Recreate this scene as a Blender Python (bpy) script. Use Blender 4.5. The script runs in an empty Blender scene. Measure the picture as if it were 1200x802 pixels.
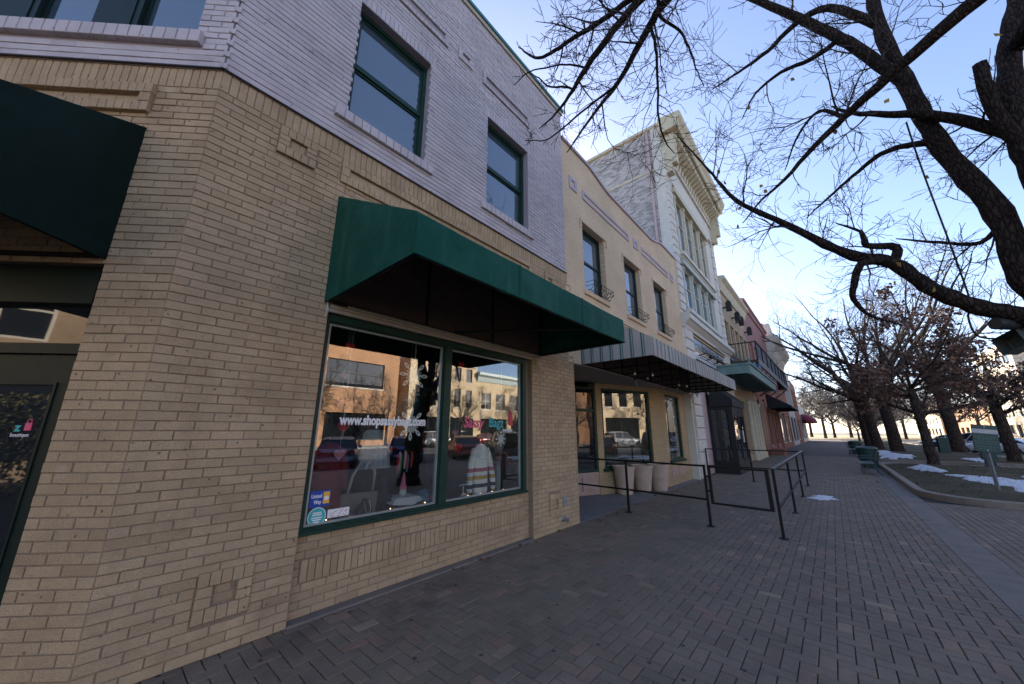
import bpy, math, random
from mathutils import Vector, Matrix
R_ = math.radians
scene = bpy.context.scene
col = scene.collection

# ------------------------------------------------------------------ camera
CAM = Vector((0.0, -3.785, 1.65))
yaw, pitch, roll = R_(41.21), R_(14.04), R_(0.15)
fwd = Vector((math.cos(yaw)*math.cos(pitch), math.sin(yaw)*math.cos(pitch), math.sin(pitch)))
rt = Vector((math.sin(yaw), -math.cos(yaw), 0.0))
up = rt.cross(fwd)
rt2 = rt*math.cos(roll) + up*math.sin(roll)
up2 = up*math.cos(roll) - rt*math.sin(roll)
cd = bpy.data.cameras.new('camera'); cam = bpy.data.objects.new('camera', cd); col.objects.link(cam)
cd.sensor_fit = 'HORIZONTAL'; cd.sensor_width = 36.0; cd.lens = 417.2/1200*36.0
cd.clip_start = 0.02; cd.clip_end = 3000
cm = Matrix((rt2, up2, -fwd)).transposed().to_4x4(); cm.translation = CAM
cam.matrix_world = cm
scene.camera = cam
# ------------------------------------------------------------------ sky and sun
SUN_AZ, SUN_EL = R_(50), R_(24)          # azimuth from +X towards +Y
wd = bpy.data.worlds.new('World'); scene.world = wd; wd.use_nodes = True
wn = wd.node_tree.nodes; wl = wd.node_tree.links
bg = wn['Background']; sky = wn.new('ShaderNodeTexSky'); sky.sky_type = 'NISHITA'
sky.sun_disc = False; sky.sun_elevation = SUN_EL
sky.sun_rotation = math.pi/2 - SUN_AZ
sky.altitude = 1500; sky.air_density = 1.0; sky.dust_density = 2.4; sky.ozone_density = 2.2
tint = wn.new('ShaderNodeVectorMath'); tint.operation = 'MULTIPLY'; tint.inputs[1].default_value = (1.08,0.97,0.98); wl.new(sky.outputs[0], tint.inputs[0]); wl.new(tint.outputs[0], bg.inputs[0]); bg.inputs[1].default_value = 0.11
S = Vector((math.cos(SUN_AZ)*math.cos(SUN_EL), math.sin(SUN_AZ)*math.cos(SUN_EL), math.sin(SUN_EL)))
ld = bpy.data.lights.new('sun', 'SUN'); ld.energy = 5.0; ld.angle = R_(0.5); ld.color = (1.0, 0.90, 0.76)
lo = bpy.data.objects.new('sun', ld); col.objects.link(lo); lo.rotation_euler = (-S).to_track_quat('-Z', 'Y').to_euler()
lo.location = S*60
scene.view_settings.view_transform = 'Standard'; scene.view_settings.look = 'None'
scene.view_settings.exposure = 1.88; scene.view_settings.gamma = 1.0

# ------------------------------------------------------------------ helpers
rng = random.Random(7)
def in_frame(p, m=0.0):
    q = Vector(p) - CAM; z = q.dot(fwd)
    if z < 0.2: return None
    x = 600 + 417.2*q.dot(rt2)/z; y = 401 - 417.2*q.dot(up2)/z
    return (x, y, z) if -m < x < 1200+m and -m < y < 802+m else None

class MB:
    def __init__(self, M=None): self.v = []; self.f = []; self.mi = []; self.M = M; self.m = 0
    def add(self, vs, fs):
        b = len(self.v)
        if self.M is not None: vs = [self.M @ Vector(p) for p in vs]
        self.v += [tuple(p) for p in vs]
        for q in fs: self.f.append(tuple(b+i for i in q)); self.mi.append(self.m)
        return self
    def box(self, x0, x1, y0, y1, z0, z1):
        return self.add([(x0,y0,z0),(x1,y0,z0),(x1,y1,z0),(x0,y1,z0),(x0,y0,z1),(x1,y0,z1),(x1,y1,z1),(x0,y1,z1)],
                 [(0,3,2,1),(4,5,6,7),(0,1,5,4),(1,2,6,5),(2,3,7,6),(3,0,4,7)])
    def bar(self, a, b, w, h=None):            # square bar between two points
        h = h or w; a = Vector(a); b = Vector(b); d = (b-a).normalized()
        s = d.cross(Vector((0,0,1)))
        if s.length < 1e-4: s = Vector((1,0,0))
        s.normalize(); t = s.cross(d)
        vs = [p + s*i*w/2 + t*j*h/2 for p in (a,b) for i,j in ((-1,-1),(1,-1),(1,1),(-1,1))]
        return self.add(vs, [(0,3,2,1),(4,5,6,7),(0,1,5,4),(1,2,6,5),(2,3,7,6),(3,0,4,7)])
    def prism(self, poly, a, b):               # polygon in (y,z), extruded along x
        n = len(poly)
        return self.add([(a,p[0],p[1]) for p in poly]+[(b,p[0],p[1]) for p in poly],
                 [tuple(range(n))[::-1], tuple(range(n,2*n))]+[(i,(i+1)%n,n+(i+1)%n,n+i) for i in range(n)])
    def slab(self, poly, z0, z1):              # polygon in (x,y), extruded along z
        n = len(poly)
        return self.add([(p[0],p[1],z0) for p in poly]+[(p[0],p[1],z1) for p in poly],
                 [tuple(range(n))[::-1], tuple(range(n,2*n))]+[(i,(i+1)%n,n+(i+1)%n,n+i) for i in range(n)])
    def tube(self, pts, rad, n=6, cap=True):
        pts = [Vector(p) for p in pts]; k = len(pts)
        if not hasattr(rad, '__len__'): rad = [rad]*k
        d = (pts[1]-pts[0]).normalized(); s = d.orthogonal().normalized(); vs = []; fs = []
        for i, p in enumerate(pts):
            d = (pts[min(i+1,k-1)]-pts[max(i-1,0)])
            if d.length > 1e-6: d.normalize()
            else: d = Vector((0,0,1))
            s = s - d*s.dot(d)
            s = s.normalized() if s.length > 1e-5 else d.orthogonal().normalized()
            t = d.cross(s)
            for j in range(n):
                a = 2*math.pi*j/n; vs.append(p + (s*math.cos(a)+t*math.sin(a))*rad[i])
        for i in range(k-1):
            for j in range(n): fs.append((i*n+j, i*n+(j+1)%n, (i+1)*n+(j+1)%n, (i+1)*n+j))
        if cap: fs.append(tuple(range(n))[::-1]); fs.append(tuple(range((k-1)*n, k*n)))
        return self.add(vs, fs)
    def lathe(self, prof, c=(0,0,0), n=16, wav=None):   # prof: (r,z)
        vs = []; fs = []; k = len(prof)
        for i,(r,z) in enumerate(prof):
            for j in range(n):
                a = 2*math.pi*j/n; q = r*(1+(wav(a,i/(k-1)) if wav else 0))
                vs.append((c[0]+q*math.cos(a), c[1]+q*math.sin(a), c[2]+z))
        for i in range(k-1):
            for j in range(n): fs.append((i*n+j, i*n+(j+1)%n, (i+1)*n+(j+1)%n, (i+1)*n+j))
        fs.append(tuple(range(n))[::-1]); fs.append(tuple(range((k-1)*n, k*n)))
        return self.add(vs, fs)
    def ball(self, c, r, n=8, sz=1.0):
        k = max(4, n//2+1)
        return self.lathe([(max(r*math.sin(math.pi*i/k), r*0.02), -r*sz*math.cos(math.pi*i/k)) for i in range(k+1)], c, n)
    def brickbox(self, x0, x1, z0, z1, y=0.0, dep=0.014, e=0.003):   # chamfered front, five visible sides
        vs = [(x0+e,y,z0+e),(x1-e,y,z0+e),(x1-e,y,z1-e),(x0+e,y,z1-e)]
        vs += [(x0,y+e,z0),(x1,y+e,z0),(x1,y+e,z1),(x0,y+e,z1)]
        vs += [(x0,y+dep,z0),(x1,y+dep,z0),(x1,y+dep,z1),(x0,y+dep,z1)]
        fs = [(0,1,2,3)]
        for a,b in ((4,0),(8,4)):
            for i in range(4): fs.append((a+i, a+(i+1)%4, b+(i+1)%4, b+i))
        return self.add(vs, fs)
    def wallholes(self, u0, u1, z0, z1, d0, d1, holes):
        us = sorted({u0,u1}|{min(max(h[i],u0),u1) for h in holes for i in (0,1)})
        zs = sorted({z0,z1}|{min(max(h[i],z0),z1) for h in holes for i in (2,3)})
        for i in range(len(us)-1):
            uc = (us[i]+us[i+1])/2; run = None
            for j in range(len(zs)-1):
                zc = (zs[j]+zs[j+1])/2
                solid = not any(h[0]<uc<h[1] and h[2]<zc<h[3] for h in holes)
                if solid and run is None: run = zs[j]
                if (not solid) and run is not None: self.box(us[i],us[i+1],d0,d1,run,zs[j]); run = None
            if run is not None: self.box(us[i],us[i+1],d0,d1,run,zs[-1])
        return self
    def mesh(self, name, smooth=False):
        me = bpy.data.meshes.new(name); me.from_pydata(self.v, [], self.f); me.update()
        if smooth: me.polygons.foreach_set('use_smooth', [True]*len(me.polygons))
        return me
    def build(self, name, mat, parent=None, smooth=False, origin=None):
        if origin is not None:
            o = Vector(origin); self.v = [tuple(Vector(p)-o) for p in self.v]
        me = self.mesh(name, smooth)
        mats = mat if isinstance(mat, (list,tuple)) else [mat]
        for m in mats: me.materials.append(m)
        if len(mats) > 1: me.polygons.foreach_set('material_index', self.mi)
        ob = bpy.data.objects.new(name, me); col.objects.link(ob)
        if parent is not None: ob.parent = parent
        if origin is not None: ob.location = origin
        return ob

def tag(o, label=None, cat=None, group=None, kind=None):
    if label: o['label'] = label
    if cat: o['category'] = cat
    if group: o['group'] = group
    if kind: o['kind'] = kind
    return o
def thing(name, label, cat, loc=(0,0,0), rz=0, group=None):
    o = bpy.data.objects.new(name, None); col.objects.link(o); o.empty_display_size = 0.1
    o.location = loc; o.rotation_euler = (0,0,rz)
    return tag(o, label, cat, group)
def copy_tree(o, parent=None):
    c = o.copy(); col.objects.link(c)
    if parent is not None: c.parent = parent
    for ch in list(o.children): copy_tree(ch, c)
    return c
def struct(o): o['kind'] = 'structure'; return o

# ------------------------------------------------------------------ materials
def newmat(name):
    m = bpy.data.materials.new(name); m.use_nodes = True
    nt = m.node_tree; return m, nt, nt.nodes['Principled BSDF'], nt.nodes, nt.links
def c4(c): return (c[0], c[1], c[2], 1.0)
MATS = {}
def mat(name, colr, rough=0.6, var=0.12, scale=6.0, bump=0.0, bscale=60.0, metal=0.0, spec=0.5, dirt=None, emit=None, estr=0.0):
    if name in MATS: return MATS[name]
    m, nt, p, N, L = newmat(name)
    p.inputs['Roughness'].default_value = rough; p.inputs['Metallic'].default_value = metal
    p.inputs['Specular IOR Level'].default_value = spec
    geo = N.new('ShaderNodeNewGeometry')
    n1 = N.new('ShaderNodeTexNoise'); n1.inputs['Scale'].default_value = scale; n1.inputs['Detail'].default_value = 6; n1.inputs['Roughness'].default_value = 0.65
    L.new(geo.outputs['Position'], n1.inputs['Vector'])
    rp = N.new('ShaderNodeValToRGB'); rp.color_ramp.elements[0].position = 0.3; rp.color_ramp.elements[1].position = 0.7
    rp.color_ramp.elements[0].color = c4([x*(1-var) for x in colr]); rp.color_ramp.elements[1].color = c4([min(1,x*(1+var)) for x in colr])
    L.new(n1.outputs[0], rp.inputs[0]); out = rp.outputs[0]
    if dirt:
        n2 = N.new('ShaderNodeTexNoise'); n2.inputs['Scale'].default_value = dirt[1]; n2.inputs['Detail'].default_value = 8; n2.inputs['Roughness'].default_value = 0.7
        L.new(geo.outputs['Position'], n2.inputs['Vector'])
        r2 = N.new('ShaderNodeValToRGB'); r2.color_ramp.elements[0].position = dirt[2]; r2.color_ramp.elements[1].position = min(1, dirt[2]+0.16)
        L.new(n2.outputs[0], r2.inputs[0])
        mx = N.new('ShaderNodeMix'); mx.data_type = 'RGBA'; L.new(r2.outputs[0], mx.inputs[0]); L.new(out, mx.inputs[6]); mx.inputs[7].default_value = c4(dirt[0]); out = mx.outputs[2]
    L.new(out, p.inputs['Base Color'])
    if bump:
        n3 = N.new('ShaderNodeTexNoise'); n3.inputs['Scale'].default_value = bscale; n3.inputs['Detail'].default_value = 5
        L.new(geo.outputs['Position'], n3.inputs['Vector'])
        b = N.new('ShaderNodeBump'); b.inputs['Strength'].default_value = bump; b.inputs['Distance'].default_value = 0.02
        L.new(n3.outputs[0], b.inputs['Height']); L.new(b.outputs[0], p.inputs['Normal'])
    if emit:
        p.inputs['Emission Color'].default_value = c4(emit); p.inputs['Emission Strength'].default_value = estr
    MATS[name] = m; return m

def piecemat(name, cols, rough=0.85, speck=0.35, bump=0.35, big=None, spots=None, dims='2D'):
    """bricks and pavers: one colour per piece, sandy grain, pits and soft stains"""
    m, nt, p, N, L = newmat(name); p.inputs['Roughness'].default_value = rough; p.inputs['Specular IOR Level'].default_value = 0.3
    geo = N.new('ShaderNodeNewGeometry'); oi = N.new('ShaderNodeObjectInfo')
    ad = N.new('ShaderNodeMath'); ad.operation = 'ADD'; L.new(geo.outputs['Random Per Island'], ad.inputs[0]); L.new(oi.outputs['Random'], ad.inputs[1])
    fr = N.new('ShaderNodeMath'); fr.operation = 'FRACT'; L.new(ad.outputs[0], fr.inputs[0])
    rp = N.new('ShaderNodeValToRGB'); rp.color_ramp.interpolation = 'LINEAR'; el = rp.color_ramp.elements
    while len(el) < len(cols): el.new(0.5)
    for i,(pos,c) in enumerate(cols): el[i].position = pos; el[i].color = c4(c)
    L.new(fr.outputs[0], rp.inputs[0])
    n1 = N.new('ShaderNodeTexNoise'); n1.inputs['Scale'].default_value = 140; n1.inputs['Detail'].default_value = 4; n1.inputs['Roughness'].default_value = 0.8
    L.new(geo.outputs['Position'], n1.inputs['Vector'])
    n2 = N.new('ShaderNodeTexNoise'); n2.inputs['Scale'].default_value = 1.6; n2.inputs['Detail'].default_value = 7; n2.inputs['Roughness'].default_value = 0.7
    L.new(geo.outputs['Position'], n2.inputs['Vector'])
    mr = N.new('ShaderNodeMapRange'); mr.inputs[1].default_value = 0.32; mr.inputs[2].default_value = 0.68; mr.inputs[3].default_value = 1-speck; mr.inputs[4].default_value = 1+speck
    L.new(n1.outputs[0], mr.inputs[0])
    mr2 = N.new('ShaderNodeMapRange'); mr2.inputs[1].default_value = 0.3; mr2.inputs[2].default_value = 0.7; mr2.inputs[3].default_value = 0.8; mr2.inputs[4].default_value = 1.14
    L.new(n2.outputs[0], mr2.inputs[0])
    mu = N.new('ShaderNodeMath'); mu.operation = 'MULTIPLY'; L.new(mr.outputs[0], mu.inputs[0]); L.new(mr2.outputs[0], mu.inputs[1])
    vm = N.new('ShaderNodeVectorMath'); vm.operation = 'SCALE'; L.new(rp.outputs[0], vm.inputs[0]); L.new(mu.outputs[0], vm.inputs['Scale'])
    out = vm.outputs[0]
    if big:      # blotches of grime / stains with their own shape
        n4 = N.new('ShaderNodeTexNoise'); n4.inputs['Scale'].default_value = big[1]; n4.inputs['Detail'].default_value = 9; n4.inputs['Roughness'].default_value = 0.75
        L.new(geo.outputs['Position'], n4.inputs['Vector'])
        r4 = N.new('ShaderNodeValToRGB'); r4.color_ramp.elements[0].position = big[2]; r4.color_ramp.elements[1].position = big[2]+0.15
        r4.color_ramp.elements[1].color = (big[3],)*3+(1,); L.new(n4.outputs[0], r4.inputs[0])
        mx = N.new('ShaderNodeMix'); mx.data_type = 'RGBA'; L.new(r4.outputs[0], mx.inputs[0]); L.new(out, mx.inputs[6]); mx.inputs[7].default_value = c4(big[0]); out = mx.outputs[2]
    for sc, rad, cc, amt in (spots or []):      # trodden gum, oil drips and salt marks
        vo = N.new('ShaderNodeTexVoronoi'); vo.voronoi_dimensions = dims; vo.inputs['Scale'].default_value = sc; vo.inputs['Randomness'].default_value = 1.0; L.new(geo.outputs['Position'], vo.inputs['Vector'])
        nv = N.new('ShaderNodeMath'); nv.operation = 'MULTIPLY_ADD'; L.new(n1.outputs[0], nv.inputs[0]); nv.inputs[1].default_value = rad*0.9; L.new(vo.outputs['Distance'], nv.inputs[2])
        cr = N.new('ShaderNodeMapRange'); cr.inputs[1].default_value = rad*1.25; cr.inputs[2].default_value = rad*1.6; cr.inputs[3].default_value = amt; cr.inputs[4].default_value = 0.0; L.new(nv.outputs[0], cr.inputs[0])
        sx = N.new('ShaderNodeSeparateColor'); L.new(vo.outputs['Color'], sx.inputs[0]); gt_ = N.new('ShaderNodeMath'); gt_.operation = 'GREATER_THAN'; gt_.inputs[1].default_value = 0.55; L.new(sx.outputs[0], gt_.inputs[0])
        mm_ = N.new('ShaderNodeMath'); mm_.operation = 'MULTIPLY'; L.new(cr.outputs[0], mm_.inputs[0]); L.new(gt_.outputs[0], mm_.inputs[1])
        mx = N.new('ShaderNodeMix'); mx.data_type = 'RGBA'; L.new(mm_.outputs[0], mx.inputs[0]); L.new(out, mx.inputs[6]); mx.inputs[7].default_value = c4(cc); out = mx.outputs[2]
    L.new(out, p.inputs['Base Color'])
    n3 = N.new('ShaderNodeTexNoise'); n3.inputs['Scale'].default_value = 90; n3.inputs['Detail'].default_value = 6; L.new(geo.outputs['Position'], n3.inputs['Vector'])
    b = N.new('ShaderNodeBump'); b.inputs['Strength'].default_value = bump; b.inputs['Distance'].default_value = 0.008
    L.new(n3.outputs[0], b.inputs['Height']); L.new(b.outputs[0], p.inputs['Normal'])
    MATS[name] = m; return m

def brickmat(name, c1, c2, mortar, axis='XZ', course=0.068, length=0.205, wear=None, bump=0.5):
    """far brickwork whose bricks are only a few pixels tall"""
    m, nt, p, N, L = newmat(name); p.inputs['Roughness'].default_value = 0.85; p.inputs['Specular IOR Level'].default_value = 0.25
    geo = N.new('ShaderNodeNewGeometry'); sp = N.new('ShaderNodeSeparateXYZ'); L.new(geo.outputs['Position'], sp.inputs[0])
    cb = N.new('ShaderNodeCombineXYZ')
    if axis == 'XZ': L.new(sp.outputs['X'], cb.inputs[0]); L.new(sp.outputs['Z'], cb.inputs[1])
    elif axis == 'YZ': L.new(sp.outputs['Y'], cb.inputs[0]); L.new(sp.outputs['Z'], cb.inputs[1])
    else: L.new(sp.outputs['X'], cb.inputs[0]); L.new(sp.outputs['Y'], cb.inputs[1])
    bt = N.new('ShaderNodeTexBrick'); bt.inputs['Scale'].default_value = 1.0; bt.inputs['Brick Width'].default_value = length; bt.inputs['Row Height'].default_value = course
    bt.inputs['Mortar Size'].default_value = 0.006; bt.inputs['Mortar Smooth'].default_value = 0.3; bt.inputs['Bias'].default_value = 0.0
    bt.inputs['Color1'].default_value = c4(c1); bt.inputs['Color2'].default_value = c4(c2); bt.inputs['Mortar'].default_value = c4(mortar)
    L.new(cb.outputs[0], bt.inputs['Vector'])
    n2 = N.new('ShaderNodeTexNoise'); n2.inputs['Scale'].default_value = 0.8; n2.inputs['Detail'].default_value = 9; n2.inputs['Roughness'].default_value = 0.7; L.new(geo.outputs['Position'], n2.inputs['Vector'])
    mr2 = N.new('ShaderNodeMapRange'); mr2.inputs[1].default_value = 0.3; mr2.inputs[2].default_value = 0.7; mr2.inputs[3].default_value = 0.82; mr2.inputs[4].default_value = 1.12; L.new(n2.outputs[0], mr2.inputs[0])
    vm = N.new('ShaderNodeVectorMath'); vm.operation = 'SCALE'; L.new(bt.outputs['Color'], vm.inputs[0]); L.new(mr2.outputs[0], vm.inputs['Scale']); out = vm.outputs[0]
    for i,(wc, ws, wp) in enumerate(wear or []):
        n4 = N.new('ShaderNodeTexNoise'); n4.noise_dimensions = '4D'; n4.inputs['W'].default_value = 3.7*i; n4.inputs['Scale'].default_value = ws; n4.inputs['Detail'].default_value = 10; n4.inputs['Roughness'].default_value = 0.72; L.new(geo.outputs['Position'], n4.inputs['Vector'])
        r4 = N.new('ShaderNodeValToRGB'); r4.color_ramp.elements[0].position = wp; r4.color_ramp.elements[1].position = wp+0.08; L.new(n4.outputs[0], r4.inputs[0])
        mx = N.new('ShaderNodeMix'); mx.data_type = 'RGBA'; L.new(r4.outputs[0], mx.inputs[0]); L.new(out, mx.inputs[6]); mx.inputs[7].default_value = c4(wc); out = mx.outputs[2]
    L.new(out, p.inputs['Base Color'])
    b = N.new('ShaderNodeBump'); b.invert = True; b.inputs['Strength'].default_value = bump; b.inputs['Distance'].default_value = 0.01; L.new(bt.outputs['Fac'], b.inputs['Height']); L.new(b.outputs[0], p.inputs['Normal'])
    MATS[name] = m; return m

def glassmat(name, r0=0.15, tint=(0.93,0.96,0.95)):
    """clear shop glass: a mirror that strengthens at grazing angles over a see-through sheet"""
    m = bpy.data.materials.new(name); m.use_nodes = True; N = m.node_tree.nodes; L = m.node_tree.links
    N.clear(); o = N.new('ShaderNodeOutputMaterial'); mx = N.new('ShaderNodeMixShader')
    geo = N.new('ShaderNodeNewGeometry'); dt = N.new('ShaderNodeVectorMath'); dt.operation = 'DOT_PRODUCT'; L.new(geo.outputs['Incoming'], dt.inputs[0]); L.new(geo.outputs['Normal'], dt.inputs[1])
    ab = N.new('ShaderNodeMath'); ab.operation = 'ABSOLUTE'; L.new(dt.outputs['Value'], ab.inputs[0])
    sb = N.new('ShaderNodeMath'); sb.operation = 'SUBTRACT'; sb.inputs[0].default_value = 1.0; L.new(ab.outputs[0], sb.inputs[1])
    pw = N.new('ShaderNodeMath'); pw.operation = 'POWER'; pw.inputs[1].default_value = 5.0; L.new(sb.outputs[0], pw.inputs[0])
    ma = N.new('ShaderNodeMath'); ma.operation = 'MULTIPLY_ADD'; ma.inputs[1].default_value = 1-r0; ma.inputs[2].default_value = r0; L.new(pw.outputs[0], ma.inputs[0])
    t = N.new('ShaderNodeBsdfTransparent'); t.inputs[0].default_value = c4(tint); g = N.new('ShaderNodeBsdfGlossy'); g.inputs['Roughness'].default_value = 0.0; g.inputs[0].default_value = (1,1,1,1)
    L.new(ma.outputs[0], mx.inputs[0]); L.new(t.outputs[0], mx.inputs[1]); L.new(g.outputs[0], mx.inputs[2]); L.new(mx.outputs[0], o.inputs[0])
    MATS[name] = m; return m
def panemat(name, colr, ior=1.9, rough=0.02, wav=0.02):
    m, nt, p, N, L = newmat(name); p.inputs['Base Color'].default_value = c4(colr); p.inputs['Roughness'].default_value = rough; p.inputs['IOR'].default_value = ior
    geo = N.new('ShaderNodeNewGeometry'); n = N.new('ShaderNodeTexNoise'); n.inputs['Scale'].default_value = 1.3; L.new(geo.outputs['Position'], n.inputs['Vector'])
    b = N.new('ShaderNodeBump'); b.inputs['Strength'].default_value = wav; b.inputs['Distance'].default_value = 0.1; L.new(n.outputs[0], b.inputs['Height']); L.new(b.outputs[0], p.inputs['Normal'])
    MATS[name] = m; return m

TAN = piecemat('tan_brick', [(0.0,(0.405,0.29,0.17)),(0.3,(0.44,0.32,0.19)),(0.65,(0.465,0.34,0.205)),(0.9,(0.43,0.31,0.183)),(1.0,(0.375,0.265,0.155))], speck=0.24, bump=0.9, big=((0.23,0.155,0.09),1.3,0.53,0.5), dims='3D', spots=[(13.0,0.13,(0.15,0.10,0.06),0.8),(2.2,0.10,(0.52,0.42,0.30),0.4)])
LAV = piecemat('lavender_painted_brick', [(0.0,(0.455,0.41,0.418)),(0.5,(0.50,0.45,0.455)),(1.0,(0.53,0.48,0.48))], rough=0.6, speck=0.08, bump=0.4, big=((0.30,0.26,0.27),1.6,0.58,0.45), dims='3D', spots=[(9.0,0.10,(0.16,0.13,0.12),0.7)])
STAINED = piecemat('stained_tan_brick', [(0.0,(0.30,0.25,0.18)),(0.6,(0.36,0.30,0.21)),(1.0,(0.40,0.33,0.23))], speck=0.2, big=((0.05,0.05,0.045),5.0,0.48,0.85))
MORTAR = mat('grey_mortar', (0.275,0.205,0.14), 0.95, 0.15, 30, 0.4, 150)
MORTAR_L = mat('lavender_mortar', (0.33,0.29,0.31), 0.8, 0.1, 30, 0.3, 150)
PAVER = piecemat('dark_paver', [(0.0,(0.172,0.137,0.101)),(0.3,(0.205,0.164,0.121)),(0.6,(0.192,0.159,0.119)),(0.85,(0.217,0.171,0.124)),(0.96,(0.243,0.163,0.118)),(1.0,(0.288,0.229,0.158))], rough=0.8, speck=0.36, bump=0.6, big=((0.075,0.064,0.06),1.1,0.55,0.5), spots=[(2.6,0.045,(0.035,0.032,0.032),0.85),(1.1,0.05,(0.24,0.21,0.19),0.35)])
JOINT = mat('paver_joint_sand', (0.028,0.025,0.022), 0.95, 0.3, 40)
PAVEFAR = brickmat('far_pavers', (0.155,0.125,0.11), (0.14,0.115,0.103), (0.05,0.045,0.04), 'XY', 0.1, 0.2)
CONC = mat('concrete', (0.26,0.25,0.235), 0.9, 0.14, 3.0, 0.3, 120, dirt=((0.13,0.125,0.12),1.4,0.56))
CONC_D = mat('dark_concrete_band', (0.19,0.162,0.138), 0.88, 0.16, 4.0, 0.3, 120, dirt=((0.08,0.08,0.08),1.2,0.55))
KERB = mat('tan_kerb_concrete', (0.27,0.225,0.175), 0.9, 0.16, 4.0, 0.3, 100, dirt=((0.14,0.115,0.09),2.0,0.56))
ASPHALT = mat('asphalt', (0.06,0.06,0.063), 0.9, 0.2, 2.0, 0.3, 200)
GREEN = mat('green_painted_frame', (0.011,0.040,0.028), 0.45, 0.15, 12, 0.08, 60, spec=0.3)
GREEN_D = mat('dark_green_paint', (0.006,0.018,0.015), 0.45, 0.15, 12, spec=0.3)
def canvasmat(name, base, faded, stain):
    m, nt, p, N, L = newmat(name); p.inputs['Roughness'].default_value = 0.7; p.inputs['Specular IOR Level'].default_value = 0.18
    geo = N.new('ShaderNodeNewGeometry'); out = None
    def streak(sc, lo_, hi_, c, prev, amt):
        mp = N.new('ShaderNodeMapping'); mp.inputs['Scale'].default_value = sc; L.new(geo.outputs['Position'], mp.inputs['Vector'])
        n = N.new('ShaderNodeTexNoise'); n.inputs['Scale'].default_value = 1.0; n.inputs['Detail'].default_value = 8; n.inputs['Roughness'].default_value = 0.65; L.new(mp.outputs[0], n.inputs['Vector'])
        mr = N.new('ShaderNodeMapRange'); mr.inputs[1].default_value = lo_; mr.inputs[2].default_value = hi_; mr.inputs[3].default_value = 0; mr.inputs[4].default_value = amt; L.new(n.outputs[0], mr.inputs[0])
        mx = N.new('ShaderNodeMix'); mx.data_type = 'RGBA'; L.new(mr.outputs[0], mx.inputs[0])
        if prev is None: mx.inputs[6].default_value = c4(base)
        else: L.new(prev, mx.inputs[6])
        mx.inputs[7].default_value = c4(c); return mx.outputs[2]
    out = streak((1.2,1.2,1.2),0.42,0.7,faded,None,0.7); out = streak((9,9,0.7),0.54,0.72,faded,out,0.55); out = streak((5,5,0.9),0.58,0.75,stain,out,0.6)
    L.new(out, p.inputs['Base Color'])
    w = N.new('ShaderNodeTexNoise'); w.inputs['Scale'].default_value = 2.6; w.inputs['Detail'].default_value = 3; L.new(geo.outputs['Position'], w.inputs['Vector'])
    b = N.new('ShaderNodeBump'); b.inputs['Strength'].default_value = 0.35; b.inputs['Distance'].default_value = 0.12; L.new(w.outputs[0], b.inputs['Height'])
    w2 = N.new('ShaderNodeTexNoise'); w2.inputs['Scale'].default_value = 260; L.new(geo.outputs['Position'], w2.inputs['Vector']); b2 = N.new('ShaderNodeBump'); b2.inputs['Strength'].default_value = 0.3; b2.inputs['Distance'].default_value = 0.004; L.new(w2.outputs[0], b2.inputs['Height']); L.new(b.outputs[0], b2.inputs['Normal']); L.new(b2.outputs[0], p.inputs['Normal'])
    MATS[name] = m; return m
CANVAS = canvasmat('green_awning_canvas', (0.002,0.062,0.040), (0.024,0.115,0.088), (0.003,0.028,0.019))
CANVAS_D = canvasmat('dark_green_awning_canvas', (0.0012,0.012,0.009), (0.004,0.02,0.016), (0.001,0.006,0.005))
STEEL = mat('black_painted_steel', (0.007,0.007,0.008), 0.55, 0.2, 20, spec=0.3)
RAILTOP = mat('silver_lit_handrail', (0.10,0.11,0.12), 0.35, 0.2, 20, metal=0.6)  # paler than the black rails: silver light on the top put into the colour
TRIM = mat('cream_trim', (0.42,0.36,0.27), 0.6, 0.12, 8)
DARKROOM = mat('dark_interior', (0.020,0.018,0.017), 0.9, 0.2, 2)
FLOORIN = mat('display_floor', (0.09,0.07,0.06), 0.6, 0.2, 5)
GLASS = glassmat('shop_glass')
PANE = panemat('dark_window_pane', (0.012,0.016,0.02))
PANE_B = panemat('sky_tinted_pane', (0.045,0.075,0.095), 2.9, 0.01, 0.05)  # bluish base colour stands in for reflected sky; no blind behind the glass
WHITE = mat('white_paint', (0.72,0.70,0.66), 0.55, 0.08, 8)
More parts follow.
